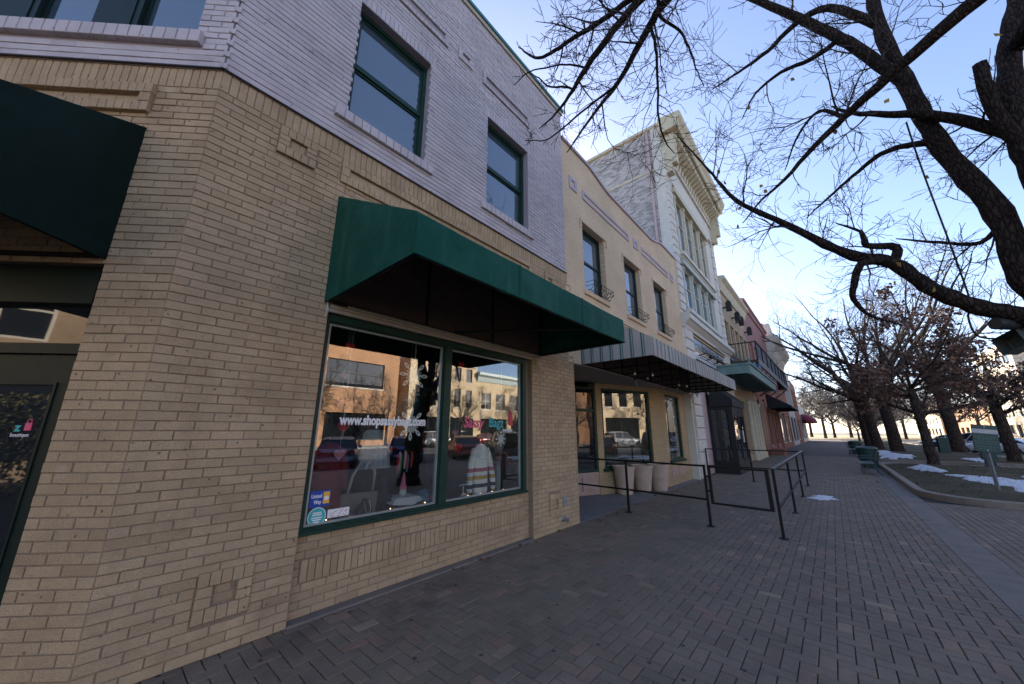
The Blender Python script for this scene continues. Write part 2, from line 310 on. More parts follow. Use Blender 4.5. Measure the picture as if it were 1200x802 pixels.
def barkmat(name, c1, c2, scale, stretch):
    m, nt, p, N, L = newmat(name); p.inputs['Roughness'].default_value = 0.95; p.inputs['Specular IOR Level'].default_value = 0.15
    geo = N.new('ShaderNodeNewGeometry'); mp = N.new('ShaderNodeMapping'); mp.inputs['Scale'].default_value = (scale,scale,scale*stretch); L.new(geo.outputs['Position'], mp.inputs['Vector'])
    nz = N.new('ShaderNodeTexNoise'); nz.inputs['Scale'].default_value = 0.6; nz.inputs['Detail'].default_value = 4; L.new(mp.outputs[0], nz.inputs['Vector'])
    av = N.new('ShaderNodeVectorMath'); av.operation = 'MULTIPLY_ADD'; L.new(nz.outputs['Color'], av.inputs[0]); av.inputs[1].default_value = (1.6,1.6,1.6); L.new(mp.outputs[0], av.inputs[2])
    v = N.new('ShaderNodeTexVoronoi'); v.feature = 'DISTANCE_TO_EDGE'; v.inputs['Scale'].default_value = 1.0; L.new(av.outputs[0], v.inputs['Vector'])
    rp = N.new('ShaderNodeValToRGB'); rp.color_ramp.elements[0].position = 0.02; rp.color_ramp.elements[1].position = 0.3; rp.color_ramp.elements[0].color = c4(c1); rp.color_ramp.elements[1].color = c4(c2); L.new(v.outputs['Distance'], rp.inputs[0])
    n2 = N.new('ShaderNodeTexNoise'); n2.inputs['Scale'].default_value = 60; n2.inputs['Detail'].default_value = 6; L.new(geo.outputs['Position'], n2.inputs['Vector'])
    mr = N.new('ShaderNodeMapRange'); mr.inputs[1].default_value = 0.3; mr.inputs[2].default_value = 0.7; mr.inputs[3].default_value = 0.6; mr.inputs[4].default_value = 1.4; L.new(n2.outputs[0], mr.inputs[0])
    vm = N.new('ShaderNodeVectorMath'); vm.operation = 'SCALE'; L.new(rp.outputs[0], vm.inputs[0]); L.new(mr.outputs[0], vm.inputs['Scale']); L.new(vm.outputs[0], p.inputs['Base Color'])
    ad = N.new('ShaderNodeMath'); ad.operation = 'MULTIPLY_ADD'; L.new(n2.outputs[0], ad.inputs[0]); ad.inputs[1].default_value = 0.25; L.new(v.outputs['Distance'], ad.inputs[2])
    b = N.new('ShaderNodeBump'); b.inputs['Strength'].default_value = 1.0; b.inputs['Distance'].default_value = 0.035; L.new(ad.outputs[0], b.inputs['Height']); L.new(b.outputs[0], p.inputs['Normal'])
    MATS[name] = m; return m
BARK = barkmat('dark_bark', (0.012,0.009,0.008), (0.052,0.038,0.03), 26, 0.28)
BARK2 = barkmat('grey_brown_bark', (0.025,0.019,0.015), (0.085,0.063,0.05), 14, 0.22)
TWIG = mat('twig_bark', (0.040,0.030,0.026), 0.9, 0.3, 20)

TWIG2 = mat('sunlit_twig_bark', (0.115,0.088,0.072), 0.9, 0.3, 6)  # lighter copy of the twig colour, with sunlight on the crowns painted in
# ------------------------------------------------------------------ ground, road and pavement
struct(MB().box(-400,900,-700,300,-0.6,-0.15).build('ground', mat('far_ground', (0.17,0.145,0.10), 0.95, 0.25, 0.15, dirt=((0.10,0.09,0.06),0.08,0.5))))
struct(MB().box(-60,500,-32.0,-12.16,-0.149,-0.13).build('road', ASPHALT))
for k in range(34):
    x = 3 + k*2.8
    if 24 < x < 27: continue
    m = MB(Matrix.Translation((x,-12.5,0)) @ Matrix.Rotation(R_(-60),4,'Z')); m.box(0,5.2,-0.05,0.05,-0.129,-0.125)
    struct(m.build('parking_line', mat('road_paint', (0.6,0.6,0.57), 0.7, 0.2, 20)))
sw = struct(MB().box(-30,120,-12.0,6.0,-0.14,-0.012).build('pavement', JOINT))
struct(MB().box(-30,120,-12.16,-12.0,-0.14,0.0).build('kerb', CONC))
struct(MB().box(-60,400,-36.5,-32.0,-0.14,0.0).build('far_pavement', CONC))
struct(MB().box(34.0,120,-4.8,0.4,-0.011,-0.002).build('pavement_beyond', PAVEFAR, sw))
struct(MB().box(-30,0.0,-12.0,-4.8,-0.011,-0.002).build('pavement_behind', PAVEFAR, sw))

def paver_set(rects, parent, nmax):
    """rects: (x0,x1,y0,y1); the pavers that show largest become objects, the rest one field"""
    scored = []
    for i,(x0,x1,y0,y1) in enumerate(rects):
        c = Vector(((x0+x1)/2,(y0+y1)/2,0)); q = in_frame(c, -4)
        scored.append((q[2] if q else 1e9, i))
    near = {i for s,i in sorted(scored)[:nmax] if s < 1e8}
    fld = MB(); shared = {}
    r = random.Random(3)
    for i,(x0,x1,y0,y1) in enumerate(rects):
        h = r.uniform(-0.0022,0.0018); g = 0.0034; e = 0.004; tx = r.uniform(-0.0012,0.0012); ty = r.uniform(-0.0012,0.0012)
        a,b,c,d = x0+g,x1-g,y0+g,y1-g
        if i in near:
            w, l = round(b-a,4), round(d-c,4); key = (w,l)
            if key not in shared:
                m = MB(); hw, hl = w/2, l/2
                m.add([(-hw+e,-hl+e,0),(hw-e,-hl+e,0),(hw-e,hl-e,0),(-hw+e,hl-e,0),(-hw,-hl,-e),(hw,-hl,-e),(hw,hl,-e),(-hw,hl,-e),(-hw,-hl,-0.015),(hw,-hl,-0.015),(hw,hl,-0.015),(-hw,hl,-0.015)],
                      [(0,1,2,3)]+[(4+k,4+(k+1)%4,(k+1)%4,k) for k in range(4)]+[(8+k,8+(k+1)%4,4+(k+1)%4,4+k) for k in range(4)])
                shared[key] = m.mesh('paver'); shared[key].materials.append(PAVER)
            o = bpy.data.objects.new('paver', shared[key]); col.objects.link(o); o.parent = parent
            o.location = ((a+b)/2,(c+d)/2,h); o.rotation_euler = (tx*8,ty*8,r.uniform(-0.006,0.006))
        else:
            fld.add([(a+e,c+e,h-tx),(b-e,c+e,h+tx),(b-e,d-e,h+ty),(a+e,d-e,h-ty),(a,c,h-e),(b,c,h-e),(b,d,h-e),(a,d,h-e),(a,c,-0.013),(b,c,-0.013),(b,d,-0.013),(a,d,-0.013)],
                    [(0,1,2,3)]+[(4+k,4+(k+1)%4,(k+1)%4,k) for k in range(4)]+[(8+k,8+(k+1)%4,4+(k+1)%4,4+k) for k in range(4)])
    o = fld.build('paver_field', PAVER, parent); o['kind'] = 'stuff'
P_ = 0.105
rects = []
for j in range(int(4.8/P_)+3):
    for i in range(-4, int(34/P_)+2):
        k = (i-j) % 4; y0 = -4.8+j*P_; x0 = i*P_
        if k == 0: q = (x0,x0+2*P_,y0,y0+P_)
        elif k == 2: q = (x0,x0+P_,y0-P_,y0+P_)
        else: continue
        q = (max(q[0],-0.3),min(q[1],34.0),max(q[2],-4.8),min(q[3],0.06))
        if q[1]-q[0] < 0.03 or q[3]-q[2] < 0.03: continue
        if q[0] < 0.0 and q[2] > -0.0: continue
        rects.append(q)
paver_set(rects, sw, 300)
rects = []
for j in range(int(6.8/P_)):
    for i in range(-1, int(13.6/0.21)+1):
        x0 = i*0.21+(0.105 if j%2 else 0); y1 = -5.2-j*P_
        q = (max(x0,0.0),min(x0+0.21,13.62),y1-P_,y1)
        if q[1]-q[0] > 0.03: rects.append(q)
strip = struct(MB().box(0,13.62,-12.0,-5.2,-0.0115,-0.0105).build('side_pavement', JOINT))
paver_set(rects, strip, 300)
bnd = struct(MB().box(0,80,-5.2,-4.8,-0.0119,-0.0109).build('concrete_band', JOINT))
m = MB(); m.box(-0.746,0.746,-0.197,0.197,-0.012,0.0); slab_me = m.mesh('slab'); slab_me.materials.append(CONC_D)
for k in range(30):
    o = bpy.data.objects.new('slab', slab_me); col.objects.link(o); o.parent = bnd; o.location = (0.75+1.5*k,-5.0,rng.uniform(-0.002,0.002))
# concrete strip under the shop window and the slab of the recessed entrance
struct(MB().box(1.40,4.85,-0.012,0.12,-0.01,0.02).build('window_base_strip', CONC_D))
struct(MB().box(6.25,14.4,0.0,2.2,-0.011,0.006).build('entrance_slab', mat('worn_slab', (0.19,0.185,0.175), 0.85, 0.16, 2.0, 0.2, 120, dirt=((0.10,0.10,0.095),1.0,0.55))))

# ------------------------------------------------------------------ corner shop (near building)
I4 = Matrix.Identity(4)
CH = Matrix.Translation((0.19,0,0)) @ Matrix.Rotation(R_(-45),4,'Z')     # chamfered corner: u runs to the right, s = -u
COURSE, BL, JT = 0.0715, 0.222, 0.0085
BRICKS = []          # (matrix, u0,u1,z0,z1,y,full,kind)
def lay(M, u0, u1, z0, z1, holes, kind, y=0.0, tooth=None, phase=0.0, course=COURSE):
    n = int(round((z1-z0)/course)); ch = (z1-z0)/n
    for k in range(n):
        a, b = z0+k*ch, z0+(k+1)*ch; zc = (a+b)/2
        iv = [(u0,u1)]
        for h in holes:
            if h[2] < zc < h[3]:
                nv = []
                for p,q in iv:
                    if h[1] <= p or h[0] >= q: nv.append((p,q)); continue
                    if h[0] > p: nv.append((p,h[0]))
                    if h[1] < q: nv.append((h[1],q))
                iv = nv
        off = (BL/2 if (k % 2) else 0)+phase
        for p,q in iv:
            ee = 0.0
            x = u0-off-BL
            while x < q:
                c, d = max(x,p), min(x+BL,q)
                if d-c > 0.028:
                    full = (d-c) > BL-1e-4
                    if tooth and k % 2 == 0:
                        if tooth < 0 and abs(c-u0) < 1e-6: c -= 0.035
                        if tooth > 0 and abs(d-u1) < 1e-6: d += 0.035
                    BRICKS.append((M, c+JT/2, d-JT/2, a+JT/2, b-JT/2, y+rng.uniform(-0.003,0.003), full, kind))
                x += BL
def soldiers(M, u0, u1, z0, z1, kind, y=0.0, w=0.0677, dep=0.014, JT=JT):
    n = max(1, int(round((u1-u0)/w))); s = (u1-u0)/n
    for k in range(n): BRICKS.append((M, u0+k*s+JT/2.4, u0+(k+1)*s-JT/2.4, z0+JT/2.4, z1-JT/2.4, y+rng.uniform(-0.0015,0.0015), False, kind))

shop = thing('corner_shop', 'two storey corner shop, tan brick below and lavender painted brick above, green awnings', 'building', (0.19,0,0))
def shop_child(o, parent=None):
    o.parent = parent or shop
    if parent is None: o.matrix_parent_inverse = Matrix.Translation((-0.19,0,0))
    return o
ZS, ZL, ZT = 4.72, 4.945, 9.08       # soldier course, lavender begins, top of brick
WIN = (1.40, 4.76, 0.70, 2.92)
UPW = [(1.30,2.41,5.33,7.13),(3.64,4.77,5.33,7.13)]
LIN = [(a-0.08,b+0.08,7.13,7.33) for a,b,_,_ in UPW]
SILL = [(a-0.14,b+0.12,5.20,5.33) for a,b,_,_ in UPW]
# street face, tan
SQ = lambda x0,x1,z0,z1: (x0,x1,z0,z1)
orn_sq = [(0.73,1.085,0.25,0.595),(0.70,1.06,4.385,4.70),(5.28,5.63,0.26,0.61),(5.28,5.60,4.40,4.70)]
orn_long = [(1.33,4.86,4.40,4.70)]
lay(I4, 0.19, 1.40, 0.0, ZS, orn_sq+orn_long, 'tan')
lay(I4, 1.40, 4.85, 2.93, ZS, orn_long+[(1.40,1.42,0,2.9)], 'tan')
lay(I4, 4.85, 6.25, 0.0, ZS, orn_sq+orn_long, 'tan')
low_p = [(1.48,3.06,0.30,0.49),(3.17,4.72,0.30,0.49)]
lay(I4, 1.40, 4.85, 0.02, 0.70, low_p, 'tan', y=0.09, course=0.068)
for a,b,c,d in low_p: soldiers(I4, a, b, c, d, 'tan', y=0.078)
soldiers(I4, 0.19, 6.12, ZS, ZL-0.012, 'tan')
def ring(M, x0, x1, z0, z1, t, kind, y=-0.016, fill=True, kind2=None):
    """raised border of bricks round a flush field"""
    y -= 0.012
    soldiers(M, x0, x1, z1-t, z1, kind, y, JT=0.005); soldiers(M, x0, x1, z0, z0+t, kind2 or kind, y, JT=0.005)
    n = max(1, int(round((z1-z0-2*t)/0.075))); s = (z1-z0-2*t)/n
    for k in range(n):
        BRICKS.append((M, x0+0.003, x0+t-0.002, z0+t+k*s+0.002, z0+t+(k+1)*s-0.002, y, False, kind))
        BRICKS.append((M, x1-t+0.003, x1-0.003, z0+t+k*s+0.003, z0+t+(k+1)*s-0.003, y, False, kind))
    if fill: lay(M, x0+t+0.009, x1-t-0.009, z0+t+0.009, z1-t-0.009, [], kind, y=0.004)
for a,b,c,d in orn_sq: ring(I4, a, b, c, d, 0.10, 'tan')
for a,b,c,d in orn_long: ring(I4, a, b, c, d, 0.095, 'tan', y=-0.02)
# street face, lavender
orn_up = [(2.90,3.23,7.77,8.03)]
orn_upl = [(1.10,2.68,7.74,8.02),(3.48,4.82,7.74,8.02)]
lay(I4, 0.19, 6.06, ZL, ZT, UPW+LIN+SILL+orn_up+orn_upl, 'lav', y=-0.018, tooth=-1)
for a,b,c,d in LIN: soldiers(I4, a, b, c, d, 'lav', y=-0.018)
for a,b,c,d in orn_up: ring(I4, a, b, c, d, 0.085, 'lav', y=-0.034)
for a,b,c,d in orn_upl: ring(I4, a, b, c, d, 0.075, 'lav', y=-0.034)
# chamfer (u = -s)
CD0, CD1 = -2.25, -0.53          # door opening
CW = [(-1.02,-0.32,5.33,7.13),(-1.95,-1.32,5.33,7.13),(-2.60,-2.20,5.33,7.13)]
CWALL = (-2.60,-0.32,5.33,7.13); CSILL = (-2.75,-0.23,5.19,5.33)
cpan = (-2.3,-0.53,4.40,4.70)
lay(CH, -13*BL, 0.0, 0.0, ZS, [(CD0,CD1,0,2.95),cpan], 'tan')
ring(CH, *cpan, 0.10, 'tan', y=-0.03, kind2='tan')
soldiers(CH, -2.9, 0.0, ZS, ZL-0.012, 'tan')
lay(CH, -13*BL, 0.0, ZL, ZT, [CWALL,CSILL], 'lav', y=-0.018, tooth=1)
# mortar backing with openings
wall = shop_child(MB().wallholes(0.19,1.40,0,ZS+0.2,0.008,0.30,[]).wallholes(1.40,4.85,2.93,ZS+0.2,0.008,0.30,[]).wallholes(4.85,6.25,0,ZS+0.2,0.008,0.30,[])
     .box(1.40,4.85,0.098,0.30,0,0.70).box(4.76,4.85,0.098,0.30,0.70,2.93).build('wall', MORTAR))
m = MB(CH); m.wallholes(-2.9,-0.004,0,ZS+0.2,0.008,0.30,[(CD0,CD1,0,2.95)])
wall_c = shop_child(m.build('corner_wall', MORTAR))
m = MB(); m.wallholes(0.19,6.06,ZS+0.21,ZT,-0.01,0.30,UPW)
m.M = CH; m.wallholes(-2.9,-0.004,ZS+0.21,ZT,-0.01,0.30,[CWALL])
wall_u = shop_child(m.build('upper_wall', MORTAR_L))
# bricks: those that show largest as objects, the rest as one field each
def emit_bricks(kind, material, parents, nmax):
    sc = []
    for i,b in enumerate(BRICKS):
        if b[7] != kind or not b[6]: continue
        c = b[0] @ Vector(((b[1]+b[2])/2, b[5], (b[3]+b[4])/2)); q = in_frame(c, -10)
        nrm = (b[0].to_3x3() @ Vector((0,-1,0)))
        if q:
            w = (CAM-c); sc.append((-(w.normalized().dot(nrm))/(w.length**2), i))
    near = {i for s,i in sorted(sc)[:nmax]}
    sm = None; fld = MB()
    for i,b in enumerate(BRICKS):
        if b[7] != kind: continue
        if i in near:
            if sm is None:
                w, h = (b[2]-b[1])/2, (b[4]-b[3])/2; q = MB(); q.brickbox(-w,w,-h,h); sm = q.mesh('brick'); sm.materials.append(material)
            o = bpy.data.objects.new('brick', sm); col.objects.link(o)
            o.parent = parents[1] if b[0] is CH else parents[0]; o.matrix_parent_inverse = o.parent.matrix_world.inverted()
            mm = b[0] @ Matrix.Translation(((b[1]+b[2])/2, b[5], (b[3]+b[4])/2)) @ Matrix.Rotation(rng.uniform(-0.004,0.004),4,'Y')
            o.matrix_basis = mm
        else:
            fld.M = b[0]; fld.brickbox(b[1],b[2],b[3],b[4],b[5], dep=max(0.014,0.012-b[5]))
    fld.M = None
    return fld
bpy.context.view_layer.update()
o = shop_child(emit_bricks('tan', TAN, (wall, wall_c), 300).build('brick_field', TAN), None); o['kind'] = 'stuff'
o = shop_child(emit_bricks('lav', LAV, (wall_u, wall_u), 300).build('painted_brick_field', LAV), None); o['kind'] = 'stuff'
# drip flashing between the storeys, coping, sills
m = MB(); m.box(0.17,6.08,-0.03,0.02,ZL-0.012,ZL); m.M = CH; m.box(-2.9,0.012,-0.03,0.02,ZL-0.012,ZL)
shop_child(m.build('drip_flashing', mat('brown_flashing', (0.03,0.022,0.018), 0.6)))
m = MB(); m.box(0.15,6.10,-0.05,0.34,ZT,ZT+0.09); m.M = CH; m.box(-2.9,0.02,-0.05,0.34,ZT,ZT+0.09)
shop_child(m.build('coping', TRIM))
m = MB(); m.box(0.14,6.12,-0.075,0.36,ZT+0.09,ZT+0.16); m.M = CH; m.box(-2.9,0.03,-0.075,0.36,ZT+0.09,ZT+0.16)
shop_child(m.build('roof_flashing', mat('teal_roof_metal', (0.02,0.16,0.14), 0.4, 0.1)))
def rowlock_sill(M, u0, u1, z0, z1, name='sill', proj=0.07):
    n = int(round((u1-u0)/0.105)); s = (u1-u0)/n; parent = None
    m = MB(M); m.box(u0+0.01,u1-0.01,-proj+0.015,0.1,z0+0.008,z1-0.012); parent = shop_child(m.build(name, MORTAR_L))
    for k in range(n):
        q = MB(M); q.add(*chbox(u0+k*s+0.004,u0+(k+1)*s-0.004,-proj,0.05,z0,z1)); b = q.build('sill_brick', LAV, parent); b.matrix_parent_inverse = parent.matrix_world.inverted() if False else Matrix.Identity(4)
def chbox(x0,x1,y0,y1,z0,z1,e=0.004):
    m = MB(); m.brickbox(x0,x1,z0,z1,y0,dep=y1-y0,e=e); return m.v, m.f
for a,b,c,d in SILL: rowlock_sill(I4, a, b, c, d)
rowlock_sill(CH, *CSILL)
# roof, rear and side walls of the mass
m = MB(); m.box(-1.86,6.05,2.05,14,ZT-0.5,ZT-0.3); m.box(5.80,6.04,0.31,14,0,ZT); m.box(-1.86,6.05,13.8,14,0,ZT)
m.box(-1.86,-1.60,2.05,13.8,0,ZT); m.slab([(0.42,0.31),(5.8,0.31),(5.8,2.05),(-1.6,2.05)],ZT-0.5,ZT-0.3)
shop_child(m.build('rear_walls_and_roof', mat('rear_brick', (0.35,0.28,0.2), 0.9)))
# shop interior
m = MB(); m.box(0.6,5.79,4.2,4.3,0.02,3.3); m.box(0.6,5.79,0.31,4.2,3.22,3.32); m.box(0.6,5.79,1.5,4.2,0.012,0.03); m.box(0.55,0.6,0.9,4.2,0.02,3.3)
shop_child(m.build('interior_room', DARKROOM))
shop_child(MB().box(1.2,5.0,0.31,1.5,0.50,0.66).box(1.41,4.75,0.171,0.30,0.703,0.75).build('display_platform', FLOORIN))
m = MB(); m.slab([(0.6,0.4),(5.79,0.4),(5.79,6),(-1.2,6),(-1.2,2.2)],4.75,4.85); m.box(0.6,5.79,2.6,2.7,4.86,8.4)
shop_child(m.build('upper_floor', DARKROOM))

# display window
def frame_rect(m, u0, u1, z0, z1, w, d0, d1):
    m.box(u0,u0+w,d0,d1,z0,z1); m.box(u1-w,u1,d0,d1,z0,z1); m.box(u0+w,u1-w,d0,d1,z0,z0+w); m.box(u0+w,u1-w,d0,d1,z1-w,z1)
dw = shop_child(MB().build('display_window', GREEN))
dwm = MB(); dwm.box(1.402,1.45,0.06,0.17,0.702,2.86); dwm.box(4.68,4.755,0.06,0.17,0.702,2.86); dwm.box(1.45,4.68,0.06,0.17,0.702,0.75); dwm.box(1.45,4.68,0.06,0.17,2.785,2.86); dwm.box(3.01,3.12,0.055,0.168,0.75,2.785)
for a,b in ((1.45,3.01),(3.12,4.68)): frame_rect(dwm, a, b, 0.75, 2.785, 0.016, 0.09, 0.15)
dwm.box(1.402,4.755,0.03,0.06,0.702,0.735)
dw.data = dwm.mesh('display_window'); dw.data.materials.append(GREEN)
inner = MB()
for a,b in ((1.47,2.99),(3.14,4.66)): frame_rect(inner, a, b, 0.766, 2.769, 0.018, 0.105, 0.145)
def sub(o, parent): o.parent = parent; return o
sub(inner.build('glazing_bead', mat('pale_aluminium', (0.35,0.38,0.38), 0.4, metal=0.5)), dw)
for a,b in ((1.47,2.99),(3.14,4.66)):
    sub(MB().box(a+0.018,b-0.018,0.12,0.126,0.784,2.751).build('pane', GLASS), dw)
shop_child(MB().box(1.40,4.86,-0.015,0.02,2.862,2.93).box(1.40,4.86,-0.035,0.01,2.90,2.928).build('window_head_trim', TRIM))
sub(MB().box(1.38,4.9,-0.045,0.0,2.932,2.975).build('awning_rail', TRIM), shop); shop.children[-1].matrix_parent_inverse = Matrix.Translation((-0.19,0,0))

# upper sash windows
def sash(M, u0, u1, z0, z1, fm, pm, parent, dep=0.10, name='window', meet=0.5, w=0.055):
    m = MB(M); frame_rect(m, u0+0.001, u1-0.001, z0+0.001, z1-0.001, w, dep, dep+0.10); zm = z0+(z1-z0)*meet
    m.box(u0+w,u1-w,dep+0.02,dep+0.085,zm-0.028,zm+0.028)
    frame_rect(m, u0+w, u1-w, z0+w, zm-0.028, 0.03, dep+0.045, dep+0.08); frame_rect(m, u0+w, u1-w, zm+0.028, z1-w, 0.03, dep+0.03, dep+0.065)
    f = m.build(name, fm); f.parent = parent; f.matrix_parent_inverse = parent.matrix_basis.inverted()
    for a,b,dd in ((z0+w+0.03,zm-0.058,0.062),(zm+0.058,z1-w-0.03,0.048)):
        q = MB(M); q.box(u0+w+0.03,u1-w-0.03,dep+dd,dep+dd+0.006,a,b); q.build('pane', pm, f)
    return f
bpy.context.view_layer.update()
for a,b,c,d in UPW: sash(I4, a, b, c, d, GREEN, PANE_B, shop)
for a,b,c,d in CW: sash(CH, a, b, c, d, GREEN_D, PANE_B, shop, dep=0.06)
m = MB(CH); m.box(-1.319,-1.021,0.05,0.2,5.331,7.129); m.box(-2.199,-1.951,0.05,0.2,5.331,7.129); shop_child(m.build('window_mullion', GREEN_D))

# awnings
def awning(name, M, u0, u1, zt, zb, zf, proj, matc, parent, framem, ribs):
    """closed canvas hood: sloping top, vertical valance, end panels, open below with a pipe frame"""
    t = 0.006
    def sheet(poly3):
        n = len(poly3); a = [Vector(p) for p in poly3]; nr = (a[1]-a[0]).cross(a[2]-a[0]).normalized()*t
        q = MB(M); q.add(a+[p+nr for p in a], [tuple(range(n)), tuple(range(n,2*n))[::-1]]+[(i,n+i,n+(i+1)%n,(i+1)%n) for i in range(n)]); return q
    N_ = 56; q = MB(M); r = random.Random(int(u0*100)+5); prof = [(0,zt),(-proj*0.33,zt+(zf-zt)*0.33-0.012),(-proj*0.66,zt+(zf-zt)*0.66-0.012),(-proj,zf),(-proj-0.004,zf+(zb-zf)*0.33),(-proj-0.002,zf+(zb-zf)*0.7),(-proj,zb)]
    vs = []; fs = []; ph = r.uniform(0,6)
    for i in range(N_+1):
        u = u0+(u1-u0)*i/N_; edge = min(1.0, 8*min(i,N_-i)/N_); wv = (0.008*math.sin(i*0.55+ph)+0.005*math.sin(i*1.37))*edge; hem = (0.007*math.sin(i*0.43+ph)+0.004*math.sin(i*1.1+1))*edge
        for j,(y,z) in enumerate(prof): vs.append((u, y+(wv*(j-3)/3 if j > 3 else 0), z-(abs(math.sin(i*math.pi*ribs/N_))*0.022*edge if j in (1,2) else 0)-(abs(math.sin(i*math.pi*ribs/N_))*0.008*edge if j == 3 else 0)+(hem if j == 6 else 0)))
    k = len(prof)
    for i in range(N_):
        for j in range(k-1): fs.append((i*k+j, (i+1)*k+j, (i+1)*k+j+1, i*k+j+1))
    q.add(vs, fs); top = q.build(name, matc); top.parent = parent; top.matrix_parent_inverse = parent.matrix_basis.inverted()
    for u in (u0,u1): sub(sheet([(u,0,zt),(u,0,zb),(u,-proj,zb),(u,-proj,zf)]).build('end_panel', matc), top)
    fr = MB(M); b = 0.03
    fr.bar((u0,-proj+0.03,zb+0.02),(u1,-proj+0.03,zb+0.02),b); fr.bar((u0,-0.03,zb+0.02),(u1,-0.03,zb+0.02),b)
    fr.bar((u0,-proj+0.03,zf-0.02),(u1,-proj+0.03,zf-0.02),b)
    for i in range(ribs+1):
        u = u0+0.03+(u1-u0-0.06)*i/ribs
        fr.bar((u,-0.02,zt-0.04),(u,-proj+0.03,zf-0.03),b); fr.bar((u,-proj+0.03,zf-0.02),(u,-proj+0.03,zb+0.02),b)
        fr.bar((u,-0.03,zb+0.02),(u,-0.03,zt-0.04),b)
        if i in (0,ribs) or ribs > 3 : fr.bar((u,-proj+0.03,zb+0.02),(u,-0.03,zb+0.02),b)
    if ribs <= 3: fr.bar((u0+(u1-u0)*0.46,-0.03,zb+0.03),(u0+(u1-u0)*0.74,-proj+0.04,zb+0.03),0.028)
    sub(fr.build('awning_frame', framem), top)
    for i in range(1,ribs):       # sewn seams down the canvas
        u = u0+(u1-u0)*i/ribs; q = MB(M); q.bar((u,-proj-0.011,zf),(u,-proj-0.010,zb+0.004),0.012,0.004); q.build('seam', matc, top)
    q = MB(M); q.tube([(u0+(u1-u0)*i/24,-proj-0.006,zb+0.004) for i in range(25)],0.007,5); q.build('hem', matc, top)
    return top
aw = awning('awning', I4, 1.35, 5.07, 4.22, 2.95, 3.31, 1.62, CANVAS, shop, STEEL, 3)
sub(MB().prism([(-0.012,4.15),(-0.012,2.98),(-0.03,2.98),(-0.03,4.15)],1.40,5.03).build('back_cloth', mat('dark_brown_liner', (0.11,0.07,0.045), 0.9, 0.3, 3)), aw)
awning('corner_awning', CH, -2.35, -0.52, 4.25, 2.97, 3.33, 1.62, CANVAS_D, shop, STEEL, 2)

# chamfer entrance: door, transom, side frame
m = MB(CH); frame_rect(m, CD0+0.002, CD1-0.002, 0.0, 2.948, 0.07, 0.10, 0.22); m.box(CD0+0.07,CD1-0.07,0.09,0.21,2.22,2.30)
m.box(CD0+0.07,CD1-0.07,0.06,0.2,2.62,2.878)
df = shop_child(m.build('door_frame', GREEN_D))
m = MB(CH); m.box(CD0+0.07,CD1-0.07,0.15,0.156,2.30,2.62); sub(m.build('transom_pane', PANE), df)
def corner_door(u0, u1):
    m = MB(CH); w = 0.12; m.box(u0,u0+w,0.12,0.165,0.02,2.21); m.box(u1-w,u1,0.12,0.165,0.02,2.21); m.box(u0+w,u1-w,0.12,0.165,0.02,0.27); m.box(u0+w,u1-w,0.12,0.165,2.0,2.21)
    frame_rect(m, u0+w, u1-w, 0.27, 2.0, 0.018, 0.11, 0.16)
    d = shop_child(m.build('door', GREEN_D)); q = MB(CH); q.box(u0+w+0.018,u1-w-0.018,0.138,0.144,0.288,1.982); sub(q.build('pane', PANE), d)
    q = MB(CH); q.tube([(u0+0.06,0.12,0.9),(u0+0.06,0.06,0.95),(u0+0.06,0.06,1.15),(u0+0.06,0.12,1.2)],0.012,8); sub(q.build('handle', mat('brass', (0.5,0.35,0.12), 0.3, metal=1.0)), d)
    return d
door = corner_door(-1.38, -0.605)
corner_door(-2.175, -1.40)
# fire connection, electric plate on the second pier; old wire end at the awning
m = MB(); m.tube([(5.69,0.0,0.17),(5.69,-0.012,0.17)],0.052,16); m.tube([(5.69,0.0,0.17),(5.69,-0.085,0.155)],0.03,12); m.tube([(5.69,-0.085,0.155),(5.69,-0.10,0.152)],0.036,12)
shop_child(m.build('pipe_outlet', mat('galvanised', (0.45,0.47,0.5), 0.35, metal=0.8), smooth=False))
m = MB(); m.brickbox(5.70,5.80,0.36,0.53,-0.025,0.03,0.006); m.box(5.735,5.765,-0.034,-0.02,0.43,0.475); m.tube([(5.75,-0.03,0.395),(5.75,-0.036,0.395)],0.012,8)
shop_child(m.build('outlet_plate', mat('grey_metal_box', (0.33,0.34,0.36), 0.45, metal=0.4)))
shop_child(MB().tube([(1.37,-0.03,2.96),(1.36,-0.05,2.9),(1.365,-0.045,2.83),(1.355,-0.04,2.78)],0.004,5).tube([(1.37,-0.02,2.96),(1.375,-0.05,2.88),(1.37,-0.06,2.85)],0.003,5).build('loose_wire', WHITE))
shop_child(MB().tube([(4.97,-0.03,2.95),(4.99,-0.05,2.85),(5.03,-0.04,2.78),(5.05,-0.05,2.70)],0.003,5).build('loose_wire', WHITE))

